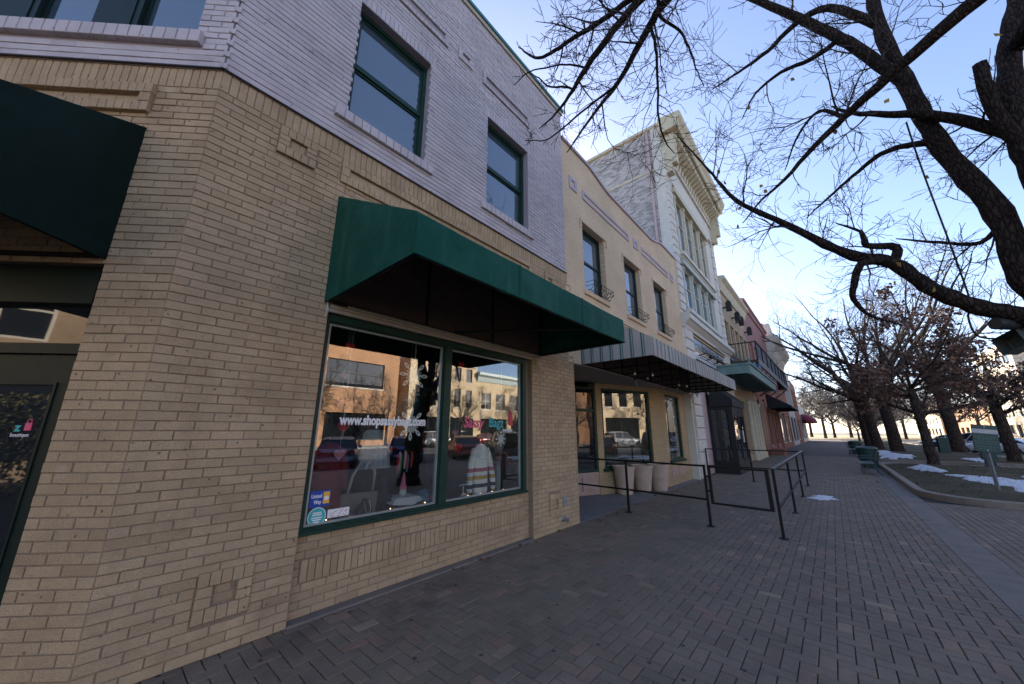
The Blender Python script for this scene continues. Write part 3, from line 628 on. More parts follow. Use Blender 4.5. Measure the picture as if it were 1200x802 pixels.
# ------------------------------------------------------------------ lettering and stickers on the glass
def text_mesh(s, size, mtx, material, parent, name, bold=0.0, sx=1.0, depth=0.0015, shear=0.0, align='LEFT'):
    cu = bpy.data.curves.new(name, 'FONT'); cu.body = s; cu.size = size; cu.offset = bold; cu.extrude = depth; cu.shear = shear; cu.align_x = align; cu.resolution_u = 4
    t = bpy.data.objects.new(name+'_curve', cu); col.objects.link(t); bpy.context.view_layer.update()
    me = bpy.data.meshes.new_from_object(t.evaluated_get(bpy.context.evaluated_depsgraph_get()))
    bpy.data.objects.remove(t); me.materials.clear(); me.materials.append(material)
    T = mtx @ Matrix.Rotation(R_(90),4,'X') @ Matrix.Diagonal((sx,1,1,1))
    me.transform(T); me.name = name
    o = bpy.data.objects.new(name, me); col.objects.link(o); o.parent = parent; return o
VIN_W = mat('white_vinyl', (0.8,0.79,0.76), 0.5, 0.04); VIN_P = mat('pink_vinyl', (0.75,0.10,0.20), 0.5, 0.05); VIN_T = mat('teal_vinyl', (0.05,0.42,0.42), 0.5, 0.05); VIN_R = mat('red_vinyl', (0.6,0.03,0.06), 0.5, 0.05); VIN_B = mat('blue_sticker', (0.01,0.06,0.32), 0.5, 0.05)
t = text_mesh('www.shopsassybagz.com', 0.145, Matrix.Translation((1.70,0.117,1.715)), VIN_W, dw, 'lettering', bold=0.006, sx=0.74)
t = text_mesh('Sassy', 0.21, Matrix.Translation((3.42,0.117,1.70)), VIN_P, dw, 'lettering', bold=0.004, sx=0.88, shear=0.28)
t = text_mesh('Bagz', 0.20, Matrix.Translation((3.93,0.117,1.71)), VIN_T, dw, 'lettering', bold=0.002, sx=0.88)
t = text_mesh('boutique', 0.07, Matrix.Translation((4.24,0.117,1.645)), VIN_W, dw, 'lettering', bold=0.001, sx=0.9)
m = MB(); m.box(4.38,4.47,0.114,0.118,1.74,1.90); m.add([(4.38,0.114,1.90),(4.47,0.114,1.90),(4.455,0.114,1.94),(4.395,0.114,1.94)],[(0,1,2,3)]); m.tube([(4.405,0.114,1.93),(4.41,0.114,1.985),(4.44,0.114,1.985),(4.445,0.114,1.93)],0.005,5)
m.build('bag_emblem', VIN_R, dw)
m = MB(); m.box(1.50,1.69,0.114,0.118,0.925,1.075); m.build('sticker', VIN_B, dw)
text_mesh('United', 0.05, Matrix.Translation((1.512,0.1135,1.01)), VIN_W, dw, 'lettering', bold=0.001, sx=0.72)
text_mesh('Way', 0.05, Matrix.Translation((1.54,0.1135,0.955)), VIN_W, dw, 'lettering', bold=0.001, sx=0.72)
m = MB(); m.box(1.625,1.685,0.1125,0.1138,0.95,1.06); m.build('sticker_field', mat('sticker_orange', (0.8,0.42,0.05), 0.5), dw)
m = MB(); m.tube([(1.655,0.113,1.0),(1.655,0.1115,1.0)],0.022,12); m.build('sticker_sun', VIN_W, dw)
m = MB(); m.tube([(1.585,0.118,0.912-0.075),(1.585,0.1145,0.912-0.075)],0.088,32); m.build('round_sticker', VIN_T, dw)
m = MB()
for r0 in (0.078,):
    for k in range(40):
        a, b = 2*math.pi*k/40, 2*math.pi*(k+1)/40
        m.add([(1.585+r*math.cos(x),0.1138,0.837+r*math.sin(x)) for x,r in ((a,r0),(b,r0),(b,r0+0.006),(a,r0+0.006))],[(0,1,2,3)])
for z,w in ((0.873,0.04),(0.855,0.045),(0.829,0.05),(0.81,0.04),(0.79,0.025)): m.box(1.585-w,1.585+w,0.1132,0.1138,z-0.006,z+0.006)
m.build('sticker_print', VIN_W, dw)
m = MB(); m.box(1.685,1.90,0.114,0.118,0.808,0.885); m.build('leaflet', VIN_W, dw)
m = MB(); r = random.Random(4)
for k in range(26):
    x = 1.70+r.random()*0.17; z = 0.815+int(r.random()*6)*0.011; m.box(x,x+r.uniform(0.008,0.025),0.1130,0.1138,z,z+0.005)
m.build('leaflet_print', VIN_R, dw)
# lettering on the corner door
text_mesh('z', 0.085, CH @ Matrix.Translation((-0.94,0.134,1.64)), VIN_T, door, 'lettering', bold=0.003, sx=1.0)
m = MB(CH); m.box(-0.875,-0.83,0.131,0.136,1.645,1.70); m.tube([(-0.868,0.133,1.695),(-0.865,0.133,1.725),(-0.84,0.133,1.725),(-0.837,0.133,1.695)],0.003,5); m.build('bag_emblem', VIN_P, door)
text_mesh('boutique', 0.04, CH @ Matrix.Translation((-0.96,0.134,1.60)), VIN_W, door, 'lettering', sx=0.9)

# ------------------------------------------------------------------ goods in the shop window
def cloth(name, stations, material, label, cat, n=28, fold=0.06, k=7, group=None, thickness=None, rz=0.0):
    """hanging garment; stations: (z, cx, cy, half width, half depth)"""
    vs = []; fs = []; r = random.Random(name)
    for i,(z,cx,cy,hw,hd) in enumerate(stations):
        t = i/(len(stations)-1)
        for j in range(n):
            a = 2*math.pi*j/n; w = 1+fold*t*math.sin(a*k+t*1.5)
            vs.append((cx+hw*math.cos(a)*w, cy+hd*math.sin(a)*(1+3*fold*t*math.sin(a*k+1)), z))
    for i in range(len(stations)-1):
        for j in range(n): fs.append((i*n+j,i*n+(j+1)%n,(i+1)*n+(j+1)%n,(i+1)*n+j))
    return vs, fs
def hanger(root, x, y, z, w, top):
    sub(MB().tube([(x-w,y,z-0.05),(x,y,z),(x+w,y,z-0.05)],0.006,6).tube([(x,y,z),(x,y,z+0.05),(x+0.015,y,z+0.07),(x,y,z+0.09),(x,y,top)],0.003,5).build('hanger', mat('hanger_wire', (0.3,0.3,0.3), 0.3, metal=1.0)), root)
RED = mat('red_knit', (0.16,0.008,0.01), 0.9, 0.2, 15, 0.3, 200)
t = thing('red_coat', 'dark red long coat hanging at the left edge of the shop window', 'coat', (0,0,0))
v,f = cloth('coat', [(1.52,1.74,0.42,0.07,0.05),(1.46,1.74,0.42,0.17,0.07),(1.2,1.75,0.42,0.16,0.08),(0.98,1.76,0.42,0.17,0.09),(0.72,1.77,0.42,0.20,0.10)], RED, '', '')
sub(MB().add(v,f).build('coat_body', RED, smooth=True), t)
for s in (-1,1): sub(MB().tube([(1.74+s*0.15,0.42,1.45),(1.74+s*0.19,0.40,1.25),(1.74+s*0.2,0.39,1.02)],[0.05,0.048,0.04],10).build('sleeve', RED, smooth=True), t)
hanger(t, 1.74, 0.42, 1.53, 0.13, 1.9)
STRIPE = None
def zstripes(name, base, bands, axis='Z', rough=0.9):
    m, nt, p, N, L = newmat(name); p.inputs['Roughness'].default_value = rough
    geo = N.new('ShaderNodeNewGeometry'); sp = N.new('ShaderNodeSeparateXYZ'); L.new(geo.outputs['Position'], sp.inputs[0])
    mr = N.new('ShaderNodeMapRange'); lo_, hi_ = bands[0]; mr.inputs[1].default_value = lo_; mr.inputs[2].default_value = hi_; L.new(sp.outputs[axis], mr.inputs[0])
    rp = N.new('ShaderNodeValToRGB'); rp.color_ramp.interpolation = 'CONSTANT'; el = rp.color_ramp.elements
    seq = [(0.0,base)]
    for a,b,c in bands[1:]: seq += [((a-lo_)/(hi_-lo_),c),((b-lo_)/(hi_-lo_),base)]
    while len(el) < len(seq): el.new(0.99)
    for i,(pp,c) in enumerate(seq): el[i].position = pp; el[i].color = c4(c)
    L.new(mr.outputs[0], rp.inputs[0]); L.new(rp.outputs[0], p.inputs['Base Color'])
    n3 = N.new('ShaderNodeTexNoise'); n3.inputs['Scale'].default_value = 120; b = N.new('ShaderNodeBump'); b.inputs['Strength'].default_value = 0.3; L.new(n3.outputs[0], b.inputs['Height']); L.new(b.outputs[0], p.inputs['Normal'])
    return m
WOOL = zstripes('cream_striped_wool', (0.82,0.77,0.68), [(0.6,1.6),(0.83,0.885,(0.02,0.025,0.06)),(0.94,0.995,(0.55,0.30,0.03)),(1.05,1.105,(0.45,0.10,0.13))])
t = thing('striped_sweater', 'cream sweater with pink, mustard and navy stripes hanging in the shop window', 'sweater')
v,f = cloth('sw', [(1.45,4.02,0.38,0.07,0.05),(1.42,4.02,0.38,0.10,0.055),(1.38,4.02,0.38,0.15,0.06),(1.1,4.02,0.38,0.145,0.07),(0.78,4.02,0.38,0.145,0.075),(0.73,4.02,0.38,0.13,0.065),(0.70,4.02,0.38,0.13,0.065)], WOOL, '', '', fold=0.03)
sub(MB().add(v,f).build('sweater_body', WOOL, smooth=True), t)
for s in (-1,1): sub(MB().tube([(4.02+s*0.13,0.38,1.385),(4.02+s*0.195,0.37,1.2),(4.02+s*0.235,0.35,0.98),(4.02+s*0.245,0.34,0.82),(4.02+s*0.24,0.34,0.77)],[0.045,0.048,0.046,0.044,0.03],12).build('sleeve', WOOL, smooth=True), t)
hanger(t, 4.02, 0.38, 1.46, 0.12, 2.0)
PLEAT = mat('grey_white_cloth', (0.30,0.31,0.32), 0.85, 0.1, 20)
t = thing('pale_pleated_skirt', 'pale grey pleated top on a dark stand in the left window', 'skirt')
v,f = cloth('sk', [(1.66,2.36,0.55,0.13,0.05),(1.60,2.36,0.55,0.16,0.06),(1.4,2.37,0.55,0.175,0.07),(1.20,2.38,0.55,0.19,0.08)], PLEAT, '', '', n=64, fold=0.09, k=15)
sub(MB().add(v,f).build('pleats', PLEAT, smooth=True), t)
sub(MB().tube([(2.35,0.6,0.66),(2.34,0.58,1.6)],0.016,8).tube([(2.35,0.6,0.66),(2.35,0.6,0.68)],0.13,16).build('stand', STEEL), t)
t = thing('tote_bag', 'taupe tote bag with a tall looped handle on the window floor', 'bag')
TAUPE = mat('taupe_leather', (0.16,0.125,0.10), 0.55, 0.1, 12)
m = MB(); m.add([(1.93,0.34,0.66),(2.29,0.30,0.66),(2.29,0.42,0.66),(1.93,0.46,0.66),(1.90,0.36,0.97),(2.32,0.32,0.97),(2.32,0.40,0.97),(1.90,0.44,0.97)],[(0,3,2,1),(4,5,6,7),(0,1,5,4),(1,2,6,5),(2,3,7,6),(3,0,4,7)])
sub(m.build('bag_body', TAUPE), t)
sub(MB().tube([(1.99,0.38,0.96),(2.03,0.38,1.15),(2.12,0.38,1.30),(2.22,0.38,1.30),(2.29,0.37,1.18),(2.28,0.37,0.96)],0.016,8).build('bag_handle', mat('pale_taupe_leather', (0.33,0.29,0.24), 0.5), smooth=True), t)
t = thing('necklace_bust', 'small dark jewellery bust with a pendant necklace in front of the tote bag', 'display bust')
sub(MB().lathe([(0.05,0.661),(0.06,0.68),(0.085,0.72),(0.09,0.80),(0.06,0.85),(0.03,0.89),(0.03,0.92)],(2.13,0.24,0),16).build('bust', mat('brown_velvet', (0.03,0.02,0.017), 0.9), smooth=True), t)
sub(MB().tube([(2.10,0.20,0.90),(2.10,0.152,0.82),(2.13,0.142,0.755),(2.16,0.152,0.82),(2.16,0.20,0.90)],0.004,5).ball((2.13,0.136,0.745),0.014).build('necklace', mat('silver', (0.6,0.58,0.5), 0.3, metal=1.0)), t)
t = thing('wooden_crate', 'small wooden display crate below a white cloth beside the cap', 'crate')
WOOD = mat('crate_wood', (0.16,0.075,0.03), 0.6, 0.3, 25)
for k in range(4): sub(MB().box(2.585+k*0.052,2.633+k*0.052,0.30,0.50,0.661,0.84).build('plank', WOOD), t)
t = tag(MB().add([(2.52,0.26,0.86),(2.86,0.26,0.86),(2.86,0.54,0.86),(2.52,0.54,0.86),(2.48,0.24,0.80),(2.72,0.20,0.775),(2.9,0.24,0.81),(2.9,0.56,0.81),(2.48,0.56,0.81),(2.69,0.4,0.872)],[(0,1,9),(1,2,9),(2,3,9),(3,0,9),(0,4,5),(0,5,1),(1,5,6),(1,6,7,2),(2,7,8,3),(3,8,4,0)]).build('white_cloth', mat('white_fur', (0.55,0.52,0.48), 0.95)), 'white furry cloth draped on the little wooden crate', 'cloth')
t = thing('gnome_figure', 'small gnome figurine with tall pink hat on the draped crate', 'figurine')
sub(MB().lathe([(0.035,0.873),(0.045,0.89),(0.04,0.93),(0.03,0.955)],(2.68,0.36,0),12).build('beard_and_body', mat('gnome_grey', (0.5,0.47,0.44), 0.9), smooth=True), t)
sub(MB().lathe([(0.048,0.95),(0.035,1.0),(0.02,1.08),(0.006,1.14)],(2.68,0.36,0),12).build('hat', mat('pink_felt', (0.6,0.16,0.24), 0.9), smooth=True), t)
sub(MB().ball((2.68,0.318,0.948),0.012).build('nose', mat('gnome_nose', (0.6,0.35,0.27), 0.7)), t)
t = thing('blue_cap', 'washed blue baseball cap with a red patch beside the crate', 'cap', (2.98,0.33,0.66))
DENIM = mat('blue_denim', (0.05,0.11,0.17), 0.9, 0.2, 30)
m = MB(); m.lathe([(0.105,0.10),(0.108,0.14),(0.10,0.19),(0.07,0.235),(0.02,0.25)],(0,0,0),16); sub(m.build('crown', DENIM, smooth=True), t)
m = MB(); vs = []; fs = []
for k in range(9):
    a = -math.pi*0.28+math.pi*0.56*k/8-math.pi*0.35
    vs += [(0.10*math.cos(a),0.10*math.sin(a),0.105),(0.19*math.cos(a),0.19*math.sin(a),0.06-0.01*math.cos((k-4)*0.4))]
for k in range(8): fs.append((2*k,2*k+1,2*k+3,2*k+2))
sub(m.add(vs,fs).build('brim', DENIM, smooth=True), t)
sub(MB().tube([(0.045,-0.099,0.165),(0.047,-0.106,0.165)],0.032,10).build('patch', VIN_P), t)
sub(MB().lathe([(0.05,0.0),(0.055,0.01),(0.02,0.03),(0.02,0.08),(0.09,0.10)],(0,0,0),12).build('cap_stand', STEEL), t)
t = thing('branch_column', 'tall grey column with red berry branches at the right end of the window', 'display column')
sub(MB().lathe([(0.07,0.661),(0.05,0.70),(0.045,1.1),(0.06,1.3),(0.13,1.48),(0.11,1.60),(0.03,1.64)],(4.44,0.40,0),16).build('column', mat('grey_green_fabric', (0.19,0.20,0.18), 0.8, 0.2, 12), smooth=True), t)
m = MB(); m2 = MB(); r = random.Random(9)
for k in range(9):
    a = r.uniform(0,6.28); p0 = Vector((4.44,0.36,1.25)); p1 = p0+Vector((0.12*math.cos(a),-0.06,0.02+0.08*r.random())); p2 = p0+Vector((0.22*math.cos(a),-0.08,-0.10*r.random()-0.05))
    m.tube([p0,p1,p2],0.003,4)
    for q in (p1,p2,(p1+p2)/2): m2.ball(q,0.014,6)
sub(m.build('sprigs', TWIG), t); sub(m2.build('berries', mat('red_berry', (0.35,0.04,0.02), 0.4)), t)
t = thing('jewellery_stand', 'small white wire earring stand at the left of the sweater', 'stand')
m = MB(); m.tube([(3.62,0.30,0.661),(3.62,0.30,0.90)],0.006,6); m.tube([(3.55,0.30,0.90),(3.62,0.30,0.91),(3.69,0.30,0.90)],0.005,6)
for k in range(6): m.tube([(3.54+k*0.032,0.27,0.76),(3.53+k*0.036,0.25,0.69)],0.007,5); m.tube([(3.54+k*0.032,0.27,0.76),(3.62,0.30,0.80)],0.004,4)
sub(m.build('wire_frame', WHITE), t)
t = thing('scarf_rack', 'cluster of bright small scarves and tassels hanging behind the gnome', 'scarves')
r = random.Random(21)
for k,cc in enumerate([(0.5,0.02,0.03),(0.6,0.35,0.3),(0.08,0.25,0.12),(0.5,0.4,0.3),(0.55,0.05,0.1),(0.1,0.2,0.3),(0.45,0.06,0.03)]):
    x = 2.74+0.035*k; y = 0.62+0.02*(k%3); z = 1.36+r.uniform(-0.03,0.04)
    sub(MB().tube([(x,y,z),(x+0.006,y,z-0.08),(x-0.004,y,z-0.2-0.05*r.random())],[0.012,0.018,0.01],6).build('tassel', mat('tassel%d'%k, cc, 0.9)), t)
sub(MB().tube([(2.70,0.63,1.39),(3.0,0.63,1.39)],0.008,6).tube([(2.85,0.66,0.661),(2.85,0.64,1.39)],0.012,6).build('rack', STEEL), t)
t = thing('dark_mannequin_stand', 'dark ruffled shape on a slim stand in the middle of the left window', 'mannequin')
sub(MB().tube([(2.46,0.45,0.661),(2.46,0.45,1.1)],0.012,6).lathe([(0.10,0.661),(0.10,0.675),(0.02,0.69)],(2.46,0.45,0),14).build('stand_pole', STEEL), t)
sub(MB().lathe([(0.13,0.83),(0.10,0.88),(0.05,0.96),(0.035,1.05),(0.03,1.1)],(2.46,0.45,0),32,lambda a,tt:0.16*(1-tt)*math.sin(9*a)).build('ruffle', mat('black_cloth', (0.012,0.011,0.012), 0.8), smooth=True), t)
# snowflakes, hearts, balloon hung behind the glass
def snowflake(x, y, z, R, label):
    t = thing('snowflake', label, 'ornament', (x,y,z), 0, 'paper snowflakes in the shop window'); SN = mat('white_card', (0.88,0.89,0.84), 0.6, 0.02)
    def ringp(m, cx, cz, rx, rz_, ang, w):
        n = 12; ca, sa = math.cos(ang), math.sin(ang); vs = []
        for k in range(n):
            a = 2*math.pi*k/n
            for q in (1, 1-w):
                lx, lz = cx+rx*q*math.cos(a), cz+rz_*q*math.sin(a); vs.append((lx*ca-lz*sa, 0, lx*sa+lz*ca))
        b = [(2*k,2*((k+1)%n),2*((k+1)%n)+1,2*k+1) for k in range(n)]
        m.add(vs, b); m.add([(p[0],0.004,p[2]) for p in vs], [q[::-1] for q in b])
    for k in range(8):
        a = 2*math.pi*k/8+math.pi/2; m = MB(); ringp(m, R*0.76, 0, R*0.24, R*0.11, a, 0.62); ringp(m, R*0.38, 0, R*0.18, R*0.095, a, 0.65)
        sub(m.build('petal', SN), t)
    m = MB(); ringp(m, 0, 0, R*0.26, R*0.26, 0, 0.45); ringp(m, 0, 0, R*0.1, R*0.1, 0, 0.9)
    for k in range(8):
        a = 2*math.pi*k/8+math.pi/8; m.bar((0,0.002,0),(R*0.55*math.cos(a),0.002,R*0.55*math.sin(a)),0.012)
    sub(m.build('hub', SN), t)
    sub(MB().tube([(0,0.002,R*0.98),(0,0.002,3.22-z)],0.0015,4).build('thread', SN), t)
snowflake(2.61,0.19,2.35,0.21,'large white paper snowflake, the upper one in the left pane')
snowflake(2.62,0.19,1.73,0.20,'large white paper snowflake behind the end of the web address')
snowflake(4.29,0.20,1.53,0.12,'smallest white paper snowflake, above the right end of the sweater')
def heart(x, y, z, R, c, label):
    n = 26; pts = []
    for k in range(n):
        a = 2*math.pi*k/n; pts.append((R/16*16*math.sin(a)**3, R/16*(13*math.cos(a)-5*math.cos(2*a)-2*math.cos(3*a)-math.cos(4*a))))
    m = MB(); m.add([(px,0,pz) for px,pz in pts]+[(px,0.012,pz) for px,pz in pts]+[(0,-0.012,0),(0,0.024,0)], [(i,(i+1)%n,2*n) for i in range(n)]+[(n+(i+1)%n,n+i,2*n+1) for i in range(n)]+[(i,n+i,n+(i+1)%n,(i+1)%n) for i in range(n)])
    t = thing('heart_ornament', label, 'ornament', (x,y,z), 0, 'paper hearts in the shop window')
    sub(m.build('heart', mat('heart%.2f'%c[1], c, 0.6, 0.05)), t); sub(MB().tube([(0,0.006,R*0.3),(0,0.006,3.22-z)],0.0012,4).build('thread', VIN_W), t)
HR, HP = (0.45,0.012,0.015), (0.62,0.20,0.19)
heart(1.80,0.30,2.60,0.058,HR,'red paper heart at the top left of the window'); heart(1.83,0.30,1.69,0.07,HR,'red paper heart below the start of the web address'); heart(1.82,0.30,1.40,0.065,HP,'pink paper heart hanging lowest in the left pane')
heart(1.80,0.34,2.27,0.05,HP,'pink paper heart below the topmost red heart, before the reflected window'); heart(1.79,0.34,1.95,0.055,HP,'pink paper heart just above the start of the web address')
heart(3.50,0.30,2.62,0.06,HR,'red paper heart at the top left of the right pane'); heart(3.50,0.30,1.42,0.07,HR,'red paper heart left of the striped sweater'); heart(3.49,0.36,1.62,0.05,HP,'pink paper heart below the first letters in the right pane')
t = thing('teal_balloon', 'dark teal balloon hanging in the left pane above the web address', 'balloon', (2.79,0.55,2.04))
sub(MB().lathe([(0.01,-0.2),(0.06,-0.17),(0.13,-0.09),(0.155,0.0),(0.14,0.09),(0.09,0.14),(0.02,0.165)],(0,0,0),24).build('skin', mat('teal_rubber', (0.004,0.05,0.062), 0.15, 0.05, spec=0.8), smooth=True), t); sub(MB().lathe([(0.02,-0.225),(0.006,-0.2)],(0,0,0),8).build('knot', MATS['teal_rubber']), t); sub(MB().tube([(0,0,0.16),(0,0,1.18)],0.0015,4).build('string', VIN_W), t)
# fairy lights along the sill
t = thing('fairy_lights', 'string of warm fairy lights along the bottom of the shop window', 'string lights')
m = MB(); b2 = MB(); pts = []; r = random.Random(2)
for k in range(60):
    x = 1.72+2.85*k/59; p = Vector((x,0.20+0.025*math.sin(k*1.3)+0.02*r.random(),0.757+0.01*r.random()))
    pts.append(p)
    if k % 5 == 0 and r.random() < 0.75: b2.ball(p+Vector((0,-0.008,0.006)),0.007,6)
sub(m.tube(pts,0.002,4).build('wire', TWIG), t); sub(b2.build('bulbs', mat('warm_bulb', (1,0.7,0.35), 0.4, 0, emit=(1,0.55,0.2), estr=2.5)), t)

# ------------------------------------------------------------------ the row of buildings
def att(o, root):                     # world-space mesh under an Empty that stands elsewhere
    o.parent = root; o.matrix_parent_inverse = root.matrix_basis.inverted(); return o
def win(M, root, u0, u1, z0, z1, fm, pm, dep=0.08, w=0.06, cols=1, rows=2, sill=None, sillm=None, name='window', meet=None):
    m = MB(M); frame_rect(m, u0+0.002, u1-0.002, z0+0.002, z1-0.002, w, dep, dep+0.09)
    us = [u0+(u1-u0)*i/cols for i in range(cols+1)]; zs = [z0+(z1-z0)*i/rows for i in range(rows+1)]
    if meet: zs[1] = z0+(z1-z0)*meet
    for u in us[1:-1]: m.box(u-w/2,u+w/2,dep+0.01,dep+0.08,z0+w,z1-w)
    for z in zs[1:-1]: m.box(u0+w,u1-w,dep+0.012,dep+0.078,z-w*0.4,z+w*0.4)
    f = att(m.build(name, fm), root)
    for i in range(cols):
        for j in range(rows):
            a = us[i]+(w if i == 0 else w/2); b = us[i+1]-(w if i == cols-1 else w/2); c = zs[j]+(w if j == 0 else w*0.4); d = zs[j+1]-(w if j == rows-1 else w*0.4)
            q = MB(M); q.box(a,b,dep+0.04,dep+0.048,c,d); q.build('pane', pm, f)
    if sill: q = MB(M); q.box(u0-0.06,u1+0.06,-0.06,dep,z0-sill,z0-0.001); q.build('sill', sillm or fm, f)
    return f

# --- cream painted building with the striped awning
BL_ = Matrix.Identity(4)
CREAM = brickmat('cream_painted_brick', (0.63,0.485,0.315), (0.66,0.51,0.335), (0.52,0.40,0.265), bump=0.35)
CREAM_S = brickmat('cream_painted_brick_side', (0.63,0.485,0.315), (0.66,0.51,0.335), (0.52,0.40,0.265), 'YZ', bump=0.35)
MAUVE = mat('mauve_trim', (0.42,0.36,0.40), 0.7, 0.1, 6)
cb_ = thing('cream_building', 'two storey cream painted brick building with striped awning and curved parapet', 'building', (6.1,0,0))
BW = [(6.88,8.0,4.80,6.56),(9.22,10.38,4.80,6.58),(11.55,12.72,4.82,6.60)]
m = MB(); m.wallholes(6.062,14.39,3.02,7.75,0.0,0.35,BW)
# stepped, swept parapet
def par(x):
    if x < 7.2: return 8.42
    if x < 8.6: return 8.42-0.22*(0.5-0.5*math.cos(math.pi*(x-7.2)/1.4))
    if x < 11.6: return 8.20
    if x < 13.0: return 8.20+0.28*(0.5-0.5*math.cos(math.pi*(x-11.6)/1.4))
    return 8.48
xs = [6.062+(14.39-6.062)*i/48 for i in range(49)]
for i in range(48): m.add([(xs[i],0,7.75),(xs[i+1],0,7.75),(xs[i+1],0,par(xs[i+1])),(xs[i],0,par(xs[i])),(xs[i],0.35,7.75),(xs[i+1],0.35,7.75),(xs[i+1],0.35,par(xs[i+1])),(xs[i],0.35,par(xs[i]))],[(0,1,2,3),(5,4,7,6),(3,2,6,7)])
att(m.build('wall', CREAM), cb_)
m = MB()
for i in range(48):
    a,b = xs[i],xs[i+1]; za,zb = par(a),par(b)
    m.add([(a,-0.05,za),(b,-0.05,zb),(b,0.4,zb),(a,0.4,za),(a,-0.05,za+0.07),(b,-0.05,zb+0.07),(b,0.4,zb+0.07),(a,0.4,za+0.07)],[(0,3,2,1),(4,5,6,7),(0,1,5,4),(2,3,7,6)])
att(m.build('coping', MAUVE), cb_)
for a,b,c,d in BW:
    win(I4, cb_, a, b, c, d, GREEN_D, PANE_B, dep=0.14, w=0.07, rows=2, sill=0.1, sillm=CREAM)
    # wire flower basket on the sill
    q = MB(); r0 = 0.26
    for k in range(9):
        x = a+0.08+(b-a-0.16)*k/8; q.tube([(x,0.02,c+0.02),(x,-0.10,c+0.01),(x,-0.2,c+0.12),(x,-0.2,c+0.22)],0.006,4)
    for z,y in ((0.22,-0.2),(0.12,-0.2),(0.02,-0.1)): q.tube([(a+0.05,0.0,c+z),(a+0.05,y,c+z),(b-0.05,y,c+z),(b-0.05,0.0,c+z)],0.008,4)
    att(q.build('window_basket', STEEL), cb_)
    q = MB(); q.box(a-0.1,b+0.1,-0.03,0.0,d+0.001,d+0.05); q.box(a-0.12,a-0.08,-0.03,0.0,d-0.18,d+0.05); q.box(b+0.08,b+0.12,-0.03,0.0,d-0.18,d+0.05); att(q.build('window_hood', CREAM), cb_)
def outline(x0,x1,z0,z1,t=0.07):
    q = MB(); frame_rect(q, x0, x1, z0, z1, t, -0.025, 0.01); att(q.build('raised_panel', MAUVE), cb_)
outline(6.35,6.68,7.25,7.58,0.09); outline(6.95,9.7,7.25,7.50); outline(10.05,10.38,7.22,7.55,0.09); outline(10.7,13.2,7.25,7.50); outline(13.5,13.83,7.25,7.58,0.09)
att(MB().box(6.1,14.39,-0.06,0.0,4.42,4.52).box(6.1,14.39,-0.03,0.0,4.30,4.42).build('belt_course', CREAM), cb_)
m = MB(); m.box(6.08,14.35,0.36,12,7.55,7.7); m.box(6.08,14.3,11.8,12,0,7.5); m.box(14.15,14.38,0.36,11.8,0,7.54); att(m.build('roof_and_rear', mat('rear_cream', (0.45,0.38,0.28), 0.9)), cb_)
# recessed entrance: splayed brick wall
YB = brickmat('yellow_brick', (0.47,0.345,0.18), (0.43,0.31,0.165), (0.28,0.22,0.15))
PINKP = mat('pink_render', (0.40,0.28,0.22), 0.8, 0.1, 5)
P0, P1 = Vector((8.5,1.4,0)), Vector((11.8,0.25,0)); ang = math.atan2(P1.y-P0.y, P1.x-P0.x); SPL = Matrix.Translation(P0) @ Matrix.Rotation(ang,4,'Z'); SL = (P1-P0).length
m = MB(SPL); m.wallholes(0.78,SL,0.0,3.0,0.0,0.3,[(0.99,3.0,0.66,2.86)]); e1 = att(m.build('entrance_wall', YB), cb_)
win(SPL, cb_, 0.99, 3.0, 0.66, 2.86, GREEN, GLASS, dep=0.03, w=0.07, rows=1, sill=0.08, name='shop_window')
m = MB(); m.wallholes(11.8,14.39,0.0,3.0,0.25,0.5,[(12.3,13.75,0.75,2.86)]); att(m.build('entrance_pier', YB), cb_)
win(Matrix.Translation((0,0.25,0)), cb_, 12.3, 13.75, 0.75, 2.86, GREEN, GLASS, dep=0.03, w=0.06, rows=1, sill=0.08, name='shop_window')
m = MB(SPL); m.box(0.0,0.779,0.02,0.25,0.02,0.58); m.box(0.18,0.62,-0.012,0.02,0.14,0.46); att(m.build('entrance_panel', PINKP), cb_)
for a,b in ((12.3,12.95),(13.1,13.75)): att(MB().box(a,b,0.235,0.25,0.28,0.52).build('sunk_panel', PINKP), cb_)
# doors with glass and brass edges
m = MB(SPL); frame_rect(m, 0.02, 0.77, 0.60, 2.86, 0.06, 0.02, 0.12); m.box(0.08,0.71,0.03,0.11,2.18,2.26); dd = att(m.build('side_light', GREEN), cb_)
q = MB(SPL); q.box(0.08,0.71,0.06,0.066,0.66,2.18); q.build('pane', PANE, dd); q = MB(SPL); q.box(0.08,0.71,0.06,0.066,2.26,2.80); q.build('pane', PANE, dd)
m = MB(); frame_rect(m, 7.2, 8.48, 0.02, 2.3, 0.1, 1.42, 1.48); m.box(7.79,7.89,1.42,1.48,0.12,2.2); dd = att(m.build('entrance_door', GREEN), cb_)
for a,b in ((7.3,7.79),(7.89,8.38)): MB().box(a,b,1.44,1.446,0.12,2.2).build('pane', PANE, dd)
m = MB(); m.box(8.46,8.50,1.40,1.42,0.02,2.3); m.box(8.36,8.39,1.40,1.42,0.1,2.2); m.build('brass_edge', mat('brass_edge', (0.62,0.40,0.08), 0.35, metal=0.7), dd)
m = MB(); m.box(6.25,7.2,1.42,1.6,0,3.0); m.box(7.2,8.5,1.42,1.6,2.3,3.0); att(m.build('entrance_back_wall', YB), cb_)
m = MB(); m.slab([(6.26,0.02),(14.38,0.02),(14.38,0.24),(11.79,0.24),(8.5,1.395),(8.5,1.41),(6.26,1.41)],3.0,3.1); att(m.build('soffit', mat('grey_soffit', (0.30,0.28,0.26), 0.8, 0.1, 4)), cb_)
